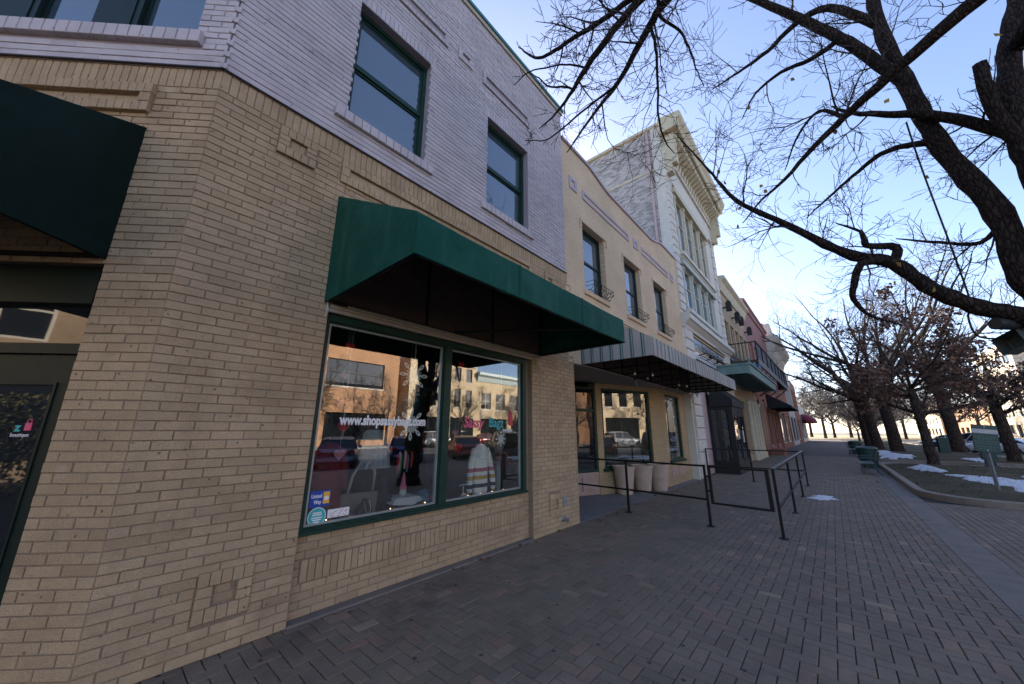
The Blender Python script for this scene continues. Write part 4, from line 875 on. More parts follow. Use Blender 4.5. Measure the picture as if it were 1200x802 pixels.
m = MB(); m.box(6.3,14.1,4.4,4.5,0.01,3.2); m.box(6.3,14.1,1.65,4.4,3.15,3.25); m.box(6.3,14.1,1.65,4.4,-0.005,0.005); att(m.build('restaurant_room', mat('restaurant_wall', (0.10,0.06,0.04), 0.9, 0.2, 2)), cb_)
# restaurant goods seen through the glass
for i,(x,y) in enumerate(((10.6,2.1),(12.2,2.4),(13.2,1.5))):
    t = thing('cafe_table', ['round cafe table with a plant behind the splayed restaurant window','cafe table standing deeper in the restaurant','cafe table behind the narrow restaurant window'][i], 'table', (x,y,0.005), 0, 'tables inside the restaurant')
    MB().lathe([(0.42,0.72),(0.43,0.74),(0.42,0.76)],(0,0,0),20).build('top', mat('white_table', (0.6,0.58,0.54), 0.5), t); MB().lathe([(0.25,0.0),(0.25,0.02),(0.04,0.05),(0.04,0.719)],(0,0,0),12).build('pedestal', STEEL, t)
t = thing('potted_plant', 'small green plant in a white pot on the cafe table', 'plant', (10.6,2.1,0.765))
MB().lathe([(0.07,0.0),(0.1,0.16),(0.095,0.18)],(0,0,0),12).build('pot', WHITE, t); m = MB(); r = random.Random(5)
for k in range(60):
    a = r.uniform(0,6.28); e = r.uniform(0.2,1.4); d = Vector((math.cos(a)*math.cos(e),math.sin(a)*math.cos(e),math.sin(e))); b = Vector((0,0,0.16)); l = r.uniform(0.15,0.38); s = d.cross(Vector((0,0,1))).normalized()*0.03
    m.add([b,b+d*l*0.5+s,b+d*l,b+d*l*0.5-s],[(0,1,2,3)])
m.build('leaves', mat('house_plant', (0.05,0.14,0.03), 0.6), t)
# striped awning
def stripemat(name, axis):
    m, nt, p, N, L = newmat(name); p.inputs['Roughness'].default_value = 0.8
    geo = N.new('ShaderNodeNewGeometry'); sp = N.new('ShaderNodeSeparateXYZ'); L.new(geo.outputs['Position'], sp.inputs[0])
    dv = N.new('ShaderNodeMath'); dv.operation = 'DIVIDE'; dv.inputs[1].default_value = 0.215; L.new(sp.outputs[axis], dv.inputs[0])
    fr = N.new('ShaderNodeMath'); fr.operation = 'FRACT'; L.new(dv.outputs[0], fr.inputs[0])
    rp = N.new('ShaderNodeValToRGB'); rp.color_ramp.interpolation = 'CONSTANT'; el = rp.color_ramp.elements
    seq = [(0.0,(0.40,0.365,0.325)),(0.62,(0.05,0.13,0.12)),(0.70,(0.34,0.335,0.31)),(0.80,(0.04,0.11,0.105)),(0.93,(0.34,0.33,0.30))]
    while len(el) < len(seq): el.new(0.99)
    for i,(a,c) in enumerate(seq): el[i].position = a; el[i].color = c4(c)
    L.new(fr.outputs[0], rp.inputs[0])
    n = N.new('ShaderNodeTexNoise'); n.inputs['Scale'].default_value = 2.5; n.inputs['Detail'].default_value = 6; L.new(geo.outputs['Position'], n.inputs['Vector'])
    mr = N.new('ShaderNodeMapRange'); mr.inputs[3].default_value = 0.75; mr.inputs[4].default_value = 1.2; L.new(n.outputs[0], mr.inputs[0])
    vm = N.new('ShaderNodeVectorMath'); vm.operation = 'SCALE'; L.new(rp.outputs[0], vm.inputs[0]); L.new(mr.outputs[0], vm.inputs['Scale']); L.new(vm.outputs[0], p.inputs['Base Color'])
    MATS[name] = m; return m
STX, STY = stripemat('striped_canvas', 'X'), stripemat('striped_canvas_end', 'Y')
sa = awning('striped_awning', I4, 6.55, 14.30, 4.25, 3.02, 3.38, 1.50, STX, cb_, STEEL, 8)
for ch in sa.children:
    if ch.name.startswith('end_panel'): ch.data.materials.clear(); ch.data.materials.append(STY)
att(MB().box(6.56,14.29,-0.02,-0.005,3.06,4.2).build('awning_back_boards', mat('brown_boards', (0.14,0.085,0.055), 0.8, 0.2, 6)), cb_)
m = MB(); BULBS = []; pts = []
for k in range(33):
    x = 7.2+7.0*k/32; sag = 0.07*abs(math.sin(k*math.pi/4)); p = Vector((x,-0.55-0.45*math.sin(k*0.55),2.98-sag)); pts.append(p)
    if k % 2 == 1: m.tube([p,p-Vector((0,0,0.05))],0.014,6); BULBS.append(p-Vector((0,0,0.085)))
t = thing('festoon_lights', 'string of unlit glass bulbs under the striped awning', 'string lights', (7.2,-0.5,3.0))
att(m.tube(pts,0.006,4).build('cable', STEEL), t); bme_ = MB().ball((0,0,0),0.028,8,1.2).mesh('bulb'); bme_.materials.append(mat('clear_bulb', (0.34,0.34,0.31), 0.12, 0.02))
for p in BULBS: o = bpy.data.objects.new('bulb', bme_); col.objects.link(o); att(o, t); o.location = p

# --- pale ornate three storey building
XC0, XC1 = 14.40, 22.80
PALE = mat('pale_stone_paint', (0.60,0.575,0.50), 0.75, 0.08, 5, 0.15, 40, dirt=((0.42,0.39,0.33),0.9,0.66))
SAGE = mat('sage_paint', (0.43,0.455,0.385), 0.7, 0.08, 5)
BUFF = mat('buff_paint', (0.53,0.475,0.335), 0.7, 0.1, 5, dirt=((0.36,0.30,0.20),1.2,0.62))
PINKQ = mat('pinkish_paint', (0.48,0.36,0.34), 0.7, 0.1, 5)
OLDW = brickmat('weathered_white_brick', (0.58,0.53,0.50), (0.25,0.235,0.225), (0.44,0.41,0.385), 'YZ', 0.08, 0.23, wear=[((0.52,0.475,0.45),1.5,0.56),((0.36,0.17,0.12),0.6,0.66)], bump=0.8)
cc_ = thing('ornate_building', 'tall pale three storey ornate commercial building with bracketed cornice and quoins', 'building', (XC0,0,0))
W3 = [(15.55+1.32*k, 15.55+1.32*k+1.10, 9.15, 12.05) for k in range(4)]
W2 = [(15.55+1.32*k, 15.55+1.32*k+1.10, 6.55, 8.55) for k in range(4)]
m = MB(); m.wallholes(XC0,XC1,5.95,15.2,0.0,0.4,W3+W2); att(m.build('wall', PALE), cc_)
m = MB(); m.box(XC0,XC0+0.3,0.41,16,5.0,15.1); m.box(XC0+0.3,XC1,15.7,16,0,15.1); m.box(XC1-0.3,XC1,0.41,15.7,0,15.1); m.box(XC0+0.3,XC1-0.3,0.41,15.7,14.6,14.8)
att(m.build('side_wall', OLDW), cc_)
att(MB().box(XC0-0.04,XC0+0.34,0.0,16,15.2,15.34).box(XC0-0.025,XC0,0.4,16,12.95,13.05).build('side_coping', BUFF), cc_)
m = MB(); frame_rect(m, 0, 1, 0, 1, 0.01, 0, 0.01)
SIDE = Matrix.Translation((XC0,0,0)) @ Matrix.Rotation(R_(-90),4,'Z')      # u = -Y
for s in (2.6,): win(SIDE, cc_, -s-0.9, -s, 8.9, 10.5, WHITE, PANE_B, dep=-0.04, w=0.12, rows=2)
att(MB().tube([(XC0-0.07,0.55,15.2),(XC0-0.07,0.55,7.9)],0.055,8).build('downpipe', PINKQ), cc_)
for zs in (W3, W2):
    for a,b,c,d in zs: win(I4, cc_, a, b, c, d, BUFF if zs is W3 else SAGE, PANE_B, dep=0.04, w=0.06, rows=2, meet=0.58)
    a0, b0, c0, d0 = zs[0][0], zs[-1][1], zs[0][2], zs[0][3]
    for k in range(5):
        x = a0-0.11+1.32*k; att(MB().box(x-0.08,x+0.08,-0.045,0.0,c0,d0).box(x-0.11,x+0.11,-0.07,0.0,d0-0.18,d0).box(x-0.11,x+0.11,-0.07,0.0,c0,c0+0.14).build('pilaster', BUFF if zs is W3 else SAGE), cc_)
    att(MB().box(a0-0.4,b0+0.4,-0.16,0.0,d0+0.02,d0+0.26).build('lintel', BUFF if zs is W3 else SAGE), cc_)
    att(MB().box(a0-0.4,b0+0.4,-0.22,0.0,c0-0.16,c0-0.01).build('window_ledge', PALE), cc_)
for k in range(26): att(MB().box(15.2+0.21*k,15.2+0.21*k+0.11,-0.17,0.0,8.84,8.98).build('dentil', BUFF), cc_)
# quoins, alternating, each block its own piece
qm = {}
def quoin(x0, x1, z0, z1, name='quoin'):
    key = (round(x1-x0,3), round(z1-z0,3))
    if key not in qm:
        q = MB(); w, h = key; q.brickbox(-w/2,w/2,-h/2,h/2,0,0.08,0.02); qm[key] = q.mesh('quoin'); qm[key].materials.append(PALE)
    o = bpy.data.objects.new(name, qm[key]); col.objects.link(o); att(o, cc_); o.location = ((x0+x1)/2,-0.079,(z0+z1)/2)
zz = 6.35; k = 0
while zz < 12.3:
    w = 0.72 if k % 2 else 0.58
    quoin(XC0+0.01, XC0+w, zz+0.02, zz+0.33); quoin(XC1-w, XC1-0.01, zz+0.02, zz+0.33); zz += 0.35; k += 1
zz = 0.05; k = 0
while zz < 5.4:
    quoin(XC0+0.12, XC0+1.15, zz+0.02, zz+0.41, 'pier_block'); quoin(XC1-1.05, XC1-0.1, zz+0.02, zz+0.41, 'pier_block'); zz += 0.43; k += 1
for xa,xb in ((XC0,XC0+1.25),(XC1-1.15,XC1)): att(MB().box(xa,xb,0.0,0.4,0,5.94).build('pier', PALE), cc_)
# ledge between shopfront and upper floors
att(MB().prism([(0.0,5.62),(-0.08,5.62),(-0.11,5.72),(-0.28,5.88),(-0.34,5.9),(-0.34,6.10),(-0.28,6.16),(0.0,6.2)],XC0-0.05,XC1+0.05).build('shopfront_cornice', PALE), cc_)
m = MB(); m.box(XC0+1.25,XC1-1.15,0.02,0.3,4.95,5.55); att(m.build('transom_backing', BUFF), cc_)
att(MB().box(XC0+1.25,XC1-1.15,-0.05,0.02,5.48,5.55).box(XC0+1.25,XC1-1.15,-0.05,0.02,4.90,4.98).build('transom_trim', mat('ochre_trim', (0.45,0.30,0.12), 0.6)), cc_)
LEAD = panemat('prism_glass', (0.03,0.04,0.05), 1.8, 0.15, 0.2)
for g in range(4):
    x0 = XC0+1.35+g*1.42
    for i in range(6):
        for j in range(2): att(MB().box(x0+i*0.21,x0+i*0.21+0.185,-0.015,0.02,5.0+j*0.24,5.0+j*0.24+0.21).build('transom_pane', LEAD), cc_)
m = MB(); m.box(XC0+1.25,XC1-1.15,-0.04,0.0,4.55,4.88); m.box(XC0+1.25,XC1-1.15,0.05,0.3,3.4,4.55); att(m.build('sign_band', WHITE), cc_)
m = MB(); m.box(XC0+1.4,XC1-1.3,-0.09,0.0,3.75,4.5); att(m.build('dark_sign_board', mat('dark_navy_board', (0.012,0.016,0.03), 0.5)), cc_)
m = MB()
for k in range(4):
    x = XC0+1.7+k*1.3; m.tube([(x,-0.05,4.72),(x,-0.35,4.80),(x,-0.5,4.70)],0.02,6); m.lathe([(0.03,0.0),(0.10,-0.12),(0.09,-0.125)],(x,-0.5,4.70),10)
m.tube([(XC0+1.3,-0.2,4.68),(XC1-1.2,-0.2,4.68)],0.025,6); m.tube([(XC0+1.3,-0.2,4.58),(XC1-1.2,-0.2,4.58)],0.02,6)
att(m.build('sign_lamps', STEEL), cc_)
# main cornice
att(MB().box(XC0,XC1,-0.10,0.0,12.5,12.75).box(XC0,XC1,-0.06,0.0,12.75,13.6).box(XC0,XC1,-0.16,0.0,13.6,13.75).build('frieze', PALE), cc_)
att(MB().prism([(0.0,14.55),(-0.75,14.62),(-0.80,14.70),(-0.80,14.86),(-0.92,15.02),(-0.96,15.20),(-0.90,15.28),(0.0,15.40)],XC0-0.15,XC1+0.25).build('cornice', BUFF), cc_)
bm = MB(); bm.prism([(0.0,0.0),(-0.10,0.02),(-0.18,0.14),(-0.22,0.34),(-0.42,0.46),(-0.62,0.56),(-0.66,0.66),(-0.64,0.78),(0.0,0.80)],-0.11,0.11); bme = bm.mesh('bracket'); bme.materials.append(BUFF)
for k in range(22):
    o = bpy.data.objects.new('bracket', bme); col.objects.link(o); att(o, cc_); o.location = (XC0+0.25+k*0.376,0,13.76)
for x in (XC0+0.22,XC1-0.22): att(MB().box(x-0.2,x+0.2,-0.35,0.0,12.6,13.0).box(x-0.17,x+0.17,-0.55,0.0,13.0,14.5).build('end_console', BUFF), cc_)
for x in (XC0+0.5,XC1-0.5): att(MB().box(x-0.2,x+0.2,-0.10,0.3,15.4,15.62).build('parapet_block', BUFF), cc_)
m = MB(); m.wallholes(XC0+1.25,XC1-1.15,0.0,3.4,0.12,0.3,[(19.9,21.5,0.5,2.9)]); att(m.build('shopfront_wall', PINKQ), cc_)
win(Matrix.Translation((0,0.12,0)), cc_, 19.9, 21.5, 0.5, 2.9, SAGE, PANE, dep=0.03, w=0.08, rows=1, cols=2, name='shop_window')
# black glazed vestibule
vs_ = thing('glazed_vestibule', 'black glazed entrance vestibule with sloping canvas top on the pavement', 'vestibule', (17.1,0,0))
BLK = mat('black_canvas', (0.012,0.012,0.013), 0.7, 0.2, 8)
m = MB(); frame_rect(m, 17.1, 19.6, 0.0, 2.66, 0.12, -0.80, -0.72); m.box(18.3,18.4,-0.80,-0.72,0.12,2.54); m.box(17.22,19.48,-0.79,-0.73,0.12,0.55); m.box(17.22,19.48,-0.79,-0.73,2.3,2.54)
VS = Matrix.Translation((17.1,0,0)) @ Matrix.Rotation(R_(-90),4,'Z'); m.M = VS; frame_rect(m, -0.1, 0.718, 0.0, 2.66, 0.11, 0.0, 0.07); m.box(0.01,0.61,0.01,0.06,0.11,0.5); m.M = None
att(m.build('frame', BLK), vs_)
for a,b in ((17.22,18.3),(18.4,19.48)): att(MB().box(a,b,-0.765,-0.759,0.55,2.3).build('pane', PANE), vs_)
m = MB(VS); m.box(0.01,0.61,0.03,0.036,0.5,2.55); att(m.build('side_pane', PANE), vs_)
att(MB().prism([(0.0,2.67),(-0.86,2.67),(-0.86,2.95),(0.0,3.75)],17.04,19.66).build('canvas_top', BLK), vs_)
for pa in ((17.9,18.25,-0.772,-0.766,1.35,1.75),(18.9,19.2,-0.772,-0.766,1.2,1.7)): att(MB().box(*pa).build('poster', mat('poster_paper', (0.45,0.40,0.36), 0.7, 0.3, 9)), vs_)
# copper marquee
COP = mat('verdigris_copper', (0.15,0.25,0.225), 0.6, 0.25, 3, 0.1, 30, dirt=((0.20,0.19,0.15),2.5,0.55))
mq = thing('copper_marquee', 'green verdigris copper marquee with ribbed underside over the pavement', 'canopy', (18.4,0,4.1))
MX0, MX1 = 18.4, 28.0
att(MB().box(MX0,MX1,-1.5,-1.42,4.15,4.52).box(MX0,MX0+0.08,-1.42,-0.2,4.15,4.52).box(MX1-0.08,MX1,-1.42,-0.2,4.15,4.52).box(MX0-0.05,MX1+0.05,-1.56,-1.40,4.52,4.60).box(MX0-0.05,MX0+0.1,-1.40,-0.2,4.52,4.60).box(MX0-0.03,MX1+0.03,-1.53,-1.41,4.09,4.15).build('fascia', COP), mq)
att(MB().box(MX0+0.08,MX1-0.08,-1.42,-0.2,4.20,4.24).build('underside', mat('teal_glass_roof', (0.16,0.34,0.34), 0.3, 0.2, 4)), mq)
for k in range(9): att(MB().box(MX0+0.081,MX1-0.081,-1.38+0.135*k,-1.355+0.135*k,4.13,4.199).build('rib', mat('dark_rib', (0.03,0.09,0.09), 0.5)), mq)
for k in range(7): x = MX0+0.1+k*(MX1-MX0-0.2)/6; att(MB().lathe([(0.05,0),(0.05,0.05),(0.025,0.08),(0.07,0.14),(0.06,0.2),(0.01,0.24)],(x,-1.48,4.60),10).build('finial', COP), mq)
m = MB()
for x in (MX0+1,MX1-1): m.tube([(x,-1.45,4.55),(x,-0.02,5.7 if x < 22 else 5.1)],0.015,5)
att(m.build('tie_rods', STEEL), mq)

# --- further buildings down the row
BUFFB = brickmat('buff_brick', (0.46,0.36,0.24), (0.42,0.32,0.21), (0.33,0.27,0.2)); MAUVEB = brickmat('mauve_brick', (0.34,0.17,0.15), (0.37,0.19,0.17), (0.28,0.18,0.17))
REDB = brickmat('red_brick', (0.27,0.10,0.06), (0.32,0.13,0.08), (0.25,0.17,0.13)); GREYP = mat('grey_render', (0.42,0.42,0.39), 0.8, 0.1, 2); CREAMW = mat('cream_white_render', (0.58,0.54,0.46), 0.8, 0.1, 2)
def row_building(name, label, x0, x1, z1, wallm, wins, shop_w, fm, frontm=None, depth=14, corn=None, pm=PANE, z_shop=4.2):
    root = thing(name, label, 'building', (x0,0,0))
    m = MB(); m.wallholes(x0+0.003,x1-0.003,0,z1,0.0,0.35,wins+shop_w); att(m.build('wall', wallm), root)
    m = MB(); m.box(x0+0.003,x0+0.25,0.36,depth,0,z1); m.box(x1-0.25,x1-0.003,0.36,depth,0,z1); m.box(x0+0.25,x1-0.25,0.36,depth,z1-0.7,z1-0.5); m.box(x0+0.25,x1-0.25,depth-0.3,depth,0,z1-0.71); att(m.build('side_walls_and_roof', wallm), root)
    for a,b,c,d in wins: win(I4, root, a, b, c, d, fm, pm, dep=0.1, w=0.08, rows=2, sill=0.12, sillm=GREYP)
    for a,b,c,d in shop_w: win(I4, root, a, b, c, d, fm, PANE, dep=0.12, w=0.1, rows=1, cols=max(1,int((b-a)/1.5)), name='shop_window')
    if corn: att(MB().prism([(0.0,z1-corn[1]),(-0.08,z1-corn[1]),(-corn[0]*0.5,z1-corn[1]*0.55),(-corn[0]*0.55,z1-corn[1]*0.4),(-corn[0],z1-corn[1]*0.2),(-corn[0],z1),(0.0,z1+0.05)],x0-0.02,x1+0.02).build('cornice', corn[2]), root)
    return root
OCH = mat('ochre_frame', (0.36,0.24,0.12), 0.6, 0.1)
bd = row_building('buff_brick_building', 'two storey buff brick building with balcony and black lanterns', 22.8, 31.0, 10.6, BUFFB, [(23.3+1.55*k,24.5+1.55*k,5.75,8.1) for k in range(5)], [(23.2,26.0,0.4,3.4),(26.9,29.6,0.3,3.6)], OCH, corn=(0.4,0.8,BUFF), pm=PANE_B)
for x in (26.4,27.6,28.7,29.9): att(MB().lathe([(0.2,0.0),(0.2,0.3),(0.13,0.4),(0.12,3.2),(0.17,3.35),(0.18,3.5)],(x,-0.1,0),12).build('column', BUFF), bd)
for x in (23.2,25.8,27.1,30.3):
    att(MB().box(x-0.14,x+0.14,-0.48,-0.2,8.5,9.0).box(x-0.04,x+0.04,-0.2,0.0,8.7,8.78).box(x-0.09,x+0.09,-0.43,-0.25,9.0,9.1).build('lantern', BLK), bd)
be = row_building('mauve_brick_building', 'mauve red brick building with arched shopfront and red door', 31.0, 44.0, 11.6, MAUVEB, [(32.0+2.2*k,33.2+2.2*k,5.9,8.4) for k in range(5)], [(34.6,38.2,0.5,3.6),(39.5,43.2,0.5,3.6)], OCH, corn=(0.25,0.5,MAUVEB))
att(MB().box(31.2,33.9,-0.10,0.0,0.0,3.9).build('red_door', mat('dark_red_door', (0.09,0.02,0.015), 0.5, 0.2, 8)), be)
att(MB().box(33.2,35.0,-0.9,-0.02,0.0,0.42).build('brick_stoop', REDB), be)
for x in (34.2,38.9,43.6): att(MB().box(x-0.25,x+0.25,-0.12,0.0,0.0,4.1).build('pier', REDB), be)
bf = row_building('corniced_building', 'building with a deep bracketed cream cornice and gable', 44.0, 57.0, 11.2, REDB, [(45.0+2.3*k,46.3+2.3*k,6.0,9.0) for k in range(5)], [(45,50,0.5,3.6),(51,56,0.5,3.6)], CREAMW, corn=(1.1,2.2,CREAMW))
for k in range(11): att(MB().prism([(0.0,9.1),(-0.2,9.15),(-0.5,9.9),(-0.95,10.5),(-0.95,10.75),(0.0,10.75)],44.3+k*1.24,44.55+k*1.24).build('bracket', CREAMW), bf)
att(MB().prism([(0.0,11.2),(-0.7,11.2),(-0.5,12.6),(0.0,12.6)],44.3,45.6).build('corner_block', CREAMW), bf); att(MB().box(46.2,48.0,0.2,1.4,11.3,13.2).build('chimney', REDB), bf)
row_building('grey_rendered_building', 'plain grey rendered two storey building far down the row', 57.0, 67.0, 9.8, GREYP, [(58+1.8*k,59.2+1.8*k,5.2,8.2) for k in range(5)], [(58,62,0.5,3.5),(63,66.5,0.5,3.5)], STEEL)
row_building('red_brick_building', 'red brick building near the far end of the row', 67.0, 77.0, 9.2, REDB, [(68+1.9*k,69.2+1.9*k,5.2,7.8) for k in range(5)], [(68,72,0.5,3.4),(73,76.5,0.5,3.4)], CREAMW)
bi = row_building('low_white_building', 'low white building with maroon domed awning at the end of the row', 77.0, 92.0, 6.2, CREAMW, [], [(78,83,0.5,3.2),(84,91,0.5,3.2)], CREAMW)
# balcony
bal = thing('balcony', 'long upper floor balcony with dark screened front on the buff building', 'balcony', (22.9,0,5.2))
BX0, BX1 = 22.9, 40.0; BYF = -1.35; ZB = 5.28
att(MB().box(BX0,BX1,BYF,-0.002,ZB,ZB+0.16).build('deck', mat('dark_timber', (0.05,0.03,0.022), 0.7)), bal)
m = MB(); m.box(BX0,BX1,BYF-0.03,BYF,ZB-0.1,ZB+0.22); att(m.build('fascia', mat('grey_fascia', (0.16,0.17,0.17), 0.6)), bal)
m = MB(); m.bar((BX0,-0.02,ZB+1.15),(BX0,BYF,ZB+1.15),0.05)
for k in range(9): y = -0.1-k*(abs(BYF)-0.1)/8; m.bar((BX0,y,ZB+0.16),(BX0,y,ZB+1.15),0.022)
for k in range(9): x = BX0+k*(BX1-BX0)/8; m.bar((x,BYF,ZB+0.1),(x,BYF,ZB+1.2),0.06)
m.bar((BX0,BYF,ZB+1.18),(BX1,BYF,ZB+1.18),0.06)
att(m.build('railing', STEEL), bal)
att(MB().box(BX0+0.04,BX1-0.04,BYF+0.02,BYF+0.03,ZB+0.23,ZB+1.14).build('screen', mat('blue_grey_screen', (0.075,0.09,0.105), 0.8, 0.35, 5)), bal)
att(MB().box(BX0+0.02,BX0+0.5,BYF-0.01,BYF+0.3,ZB-0.62,ZB-0.11).build('blue_box', mat('blue_box', (0.02,0.09,0.25), 0.5)), bal)
att(MB().box(BX0+0.6,31.5,BYF+0.02,BYF+0.05,ZB-0.85,ZB-0.11).build('maroon_banner', mat('maroon_cloth', (0.16,0.006,0.02), 0.8, 0.2, 4)), bal)
m = MB()
for k in range(6): x = BX0+0.2+k*(BX1-BX0-0.4)/5; m.bar((x,-0.02,ZB-1.0),(x,BYF+0.05,ZB-0.02),0.08)
att(m.build('bracket_struts', mat('dark_timber2', (0.05,0.03,0.022), 0.7)), bal)
# black shop awning, maroon domed awning
BAW = mat('black_striped_canvas', (0.016,0.014,0.02), 0.75, 0.2, 5)
bpy.context.view_layer.update()
awning('black_awning', I4, 36.6, 44.0, 4.75, 3.55, 3.7, 1.6, BAW, be, STEEL, 6)
m = MB(); n = 14; MAR = mat('maroon_canvas', (0.15,0.006,0.018), 0.7, 0.15, 3)
vs = []; fs = []
for i in range(n+1):
    a = math.pi*0.5*i/n
    for j in range(13):
        b = math.pi*j/12; vs.append((83.0-2.6*math.cos(b)*1.0*(0.35+0.65*math.sin(a)), -2.0*math.sin(b)*math.sin(a)-0.02, 3.1+1.6*math.cos(a)))
for i in range(n):
    for j in range(12): fs.append((i*13+j,i*13+j+1,(i+1)*13+j+1,(i+1)*13+j))
m.add(vs,fs); att(m.build('domed_awning', MAR), bi)
m = MB(); m.prism([(0.0,4.4),(-1.6,3.3),(-1.6,3.0),(-1.55,3.0),(-1.55,3.28),(0.0,4.35)],77.5,80.2); att(m.build('maroon_awning', MAR), bi)

# ------------------------------------------------------------------ railing, gate, pots
rail = thing('railing', 'black steel pavement railing enclosing the restaurant front', 'railing', (7.65,-1.87,0))
H1, H2 = 1.03, 0.45
def seg(a, b, first=False):
    for h,mm in ((H1,STEEL),(H2,STEEL)): att(MB().bar((a[0],a[1],h),(b[0],b[1],h),0.036,0.034).build('rail', mm), rail)
posts = [(7.72,-0.30),(7.62,-1.87),(7.54,-2.93),(10.0,-2.93),(12.55,-2.93),(15.1,-2.93),(15.1,-1.5),(15.1,-0.12)]
pm_ = MB(); pm_.box(-0.02,0.02,-0.02,0.02,0.0,1.05); pm_.box(-0.06,0.06,-0.06,0.06,0.0,0.012); pme = pm_.mesh('post'); pme.materials.append(STEEL)
for x,y in posts:
    o = bpy.data.objects.new('post', pme); col.objects.link(o); att(o, rail); o.location = (x,y,0.001)
seg((7.80,1.38),(7.72,-0.30)); seg((7.72,-0.30),(7.62,-1.87)); seg((7.54,-2.93),(15.1,-2.93)); seg((15.1,-2.93),(15.1,-0.1))
att(MB().bar((7.52,-2.93,H1+0.025),(15.12,-2.93,H1+0.025),0.05,0.012).build('handrail_cap', RAILTOP), rail)
gt = thing('gate', 'low black steel gate between two railing posts', 'gate', (7.62,-1.95,0))
a, b = Vector((7.61,-1.95,0)), Vector((7.545,-2.84,0))
for h in (H1-0.01,0.40): att(MB().bar((a.x,a.y,h),(b.x,b.y,h),0.036,0.034).build('gate_rail', STEEL), gt)
att(MB().bar((a.x,a.y,0.385),(a.x,a.y,H1+0.01),0.045).build('gate_stile', STEEL), gt); att(MB().bar((b.x,b.y,0.385),(b.x,b.y,H1+0.01),0.05,0.055).build('gate_stile', STEEL), gt)
att(MB().bar((7.615,-1.86,0.6),(7.61,-1.97,0.6),0.03).bar((7.615,-1.86,0.85),(7.61,-1.97,0.85),0.03).build('hinge', STEEL), gt)
POT = mat('terracotta_pink', (0.46,0.355,0.275), 0.85, 0.12, 5, 0.2, 60, dirt=((0.27,0.19,0.155),2.2,0.6))
for i,(x,y) in enumerate(((9.78,0.70),(10.42,0.45),(11.05,0.22))):
    t = thing('planter_pot', ['tapered terracotta pot nearest the restaurant door','middle tapered terracotta pot of three by the restaurant window','tapered terracotta pot farthest from the restaurant door'][i], 'pot', (x,y,0.006), 0, 'terracotta pots by the restaurant window')
    MB().lathe([(0.185,0.0),(0.20,0.02),(0.285,0.66),(0.305,0.665),(0.305,0.72),(0.265,0.722),(0.255,0.64),(0.02,0.62)],(0,0,0),28).build('vessel', POT, t, smooth=False)
    MB().lathe([(0.24,0.622),(0.2,0.65),(0.02,0.66)],(0,0,0),16).build('soil', mat('soil', (0.03,0.022,0.016), 0.95), t)

# ------------------------------------------------------------------ planted beds on the right
def rounded(x0, x1, y0, y1, rad, n=8):
    pts = []
    for cx,cy,a0 in ((x1-rad,y1-rad,0),(x0+rad,y1-rad,90),(x0+rad,y0+rad,180),(x1-rad,y0+rad,270)):
        for k in range(n+1): a = R_(a0+90*k/n); pts.append((cx+rad*math.cos(a),cy+rad*math.sin(a)))
    return pts
def bedmat():
    m, nt, p, N, L = newmat('winter_lawn'); p.inputs['Roughness'].default_value = 0.95
    geo = N.new('ShaderNodeNewGeometry'); n = N.new('ShaderNodeTexNoise'); n.inputs['Scale'].default_value = 1.1; n.inputs['Detail'].default_value = 10; n.inputs['Roughness'].default_value = 0.75; L.new(geo.outputs['Position'], n.inputs['Vector'])
    rp = N.new('ShaderNodeValToRGB'); el = rp.color_ramp.elements; el.new(0.5); el.new(0.5)
    for i,(a,c) in enumerate([(0.3,(0.035,0.028,0.015)),(0.45,(0.055,0.05,0.022)),(0.58,(0.085,0.068,0.034)),(0.72,(0.12,0.088,0.05))]): el[i].position = a; el[i].color = c4(c)
    L.new(n.outputs[0], rp.inputs[0]); L.new(rp.outputs[0], p.inputs['Base Color'])
    n3 = N.new('ShaderNodeTexNoise'); n3.inputs['Scale'].default_value = 50; n3.inputs['Detail'].default_value = 6; L.new(geo.outputs['Position'], n3.inputs['Vector']); b = N.new('ShaderNodeBump'); b.inputs['Strength'].default_value = 0.8; b.inputs['Distance'].default_value = 0.04; L.new(n3.outputs[0], b.inputs['Height']); L.new(b.outputs[0], p.inputs['Normal'])
    MATS['winter_lawn'] = m; return m
LAWN = bedmat()
GRASS = mat('dry_grass_blades', (0.09,0.075,0.032), 0.9, 0.35, 3)
def bed_z(x, y, x0, x1, y0, y1):
    e = min(x-x0, x1-x, y-y0, y1-y); e = max(0.0, min(1.0, e/1.5)); return 0.085+0.14*e*e*(3-2*e)
BEDS = [(13.62,27.0,-11.6,-5.2,1.5),(30.2,44.0,-11.6,-5.2,0.8),(46.0,90.0,-11.6,-5.6,0.8)]
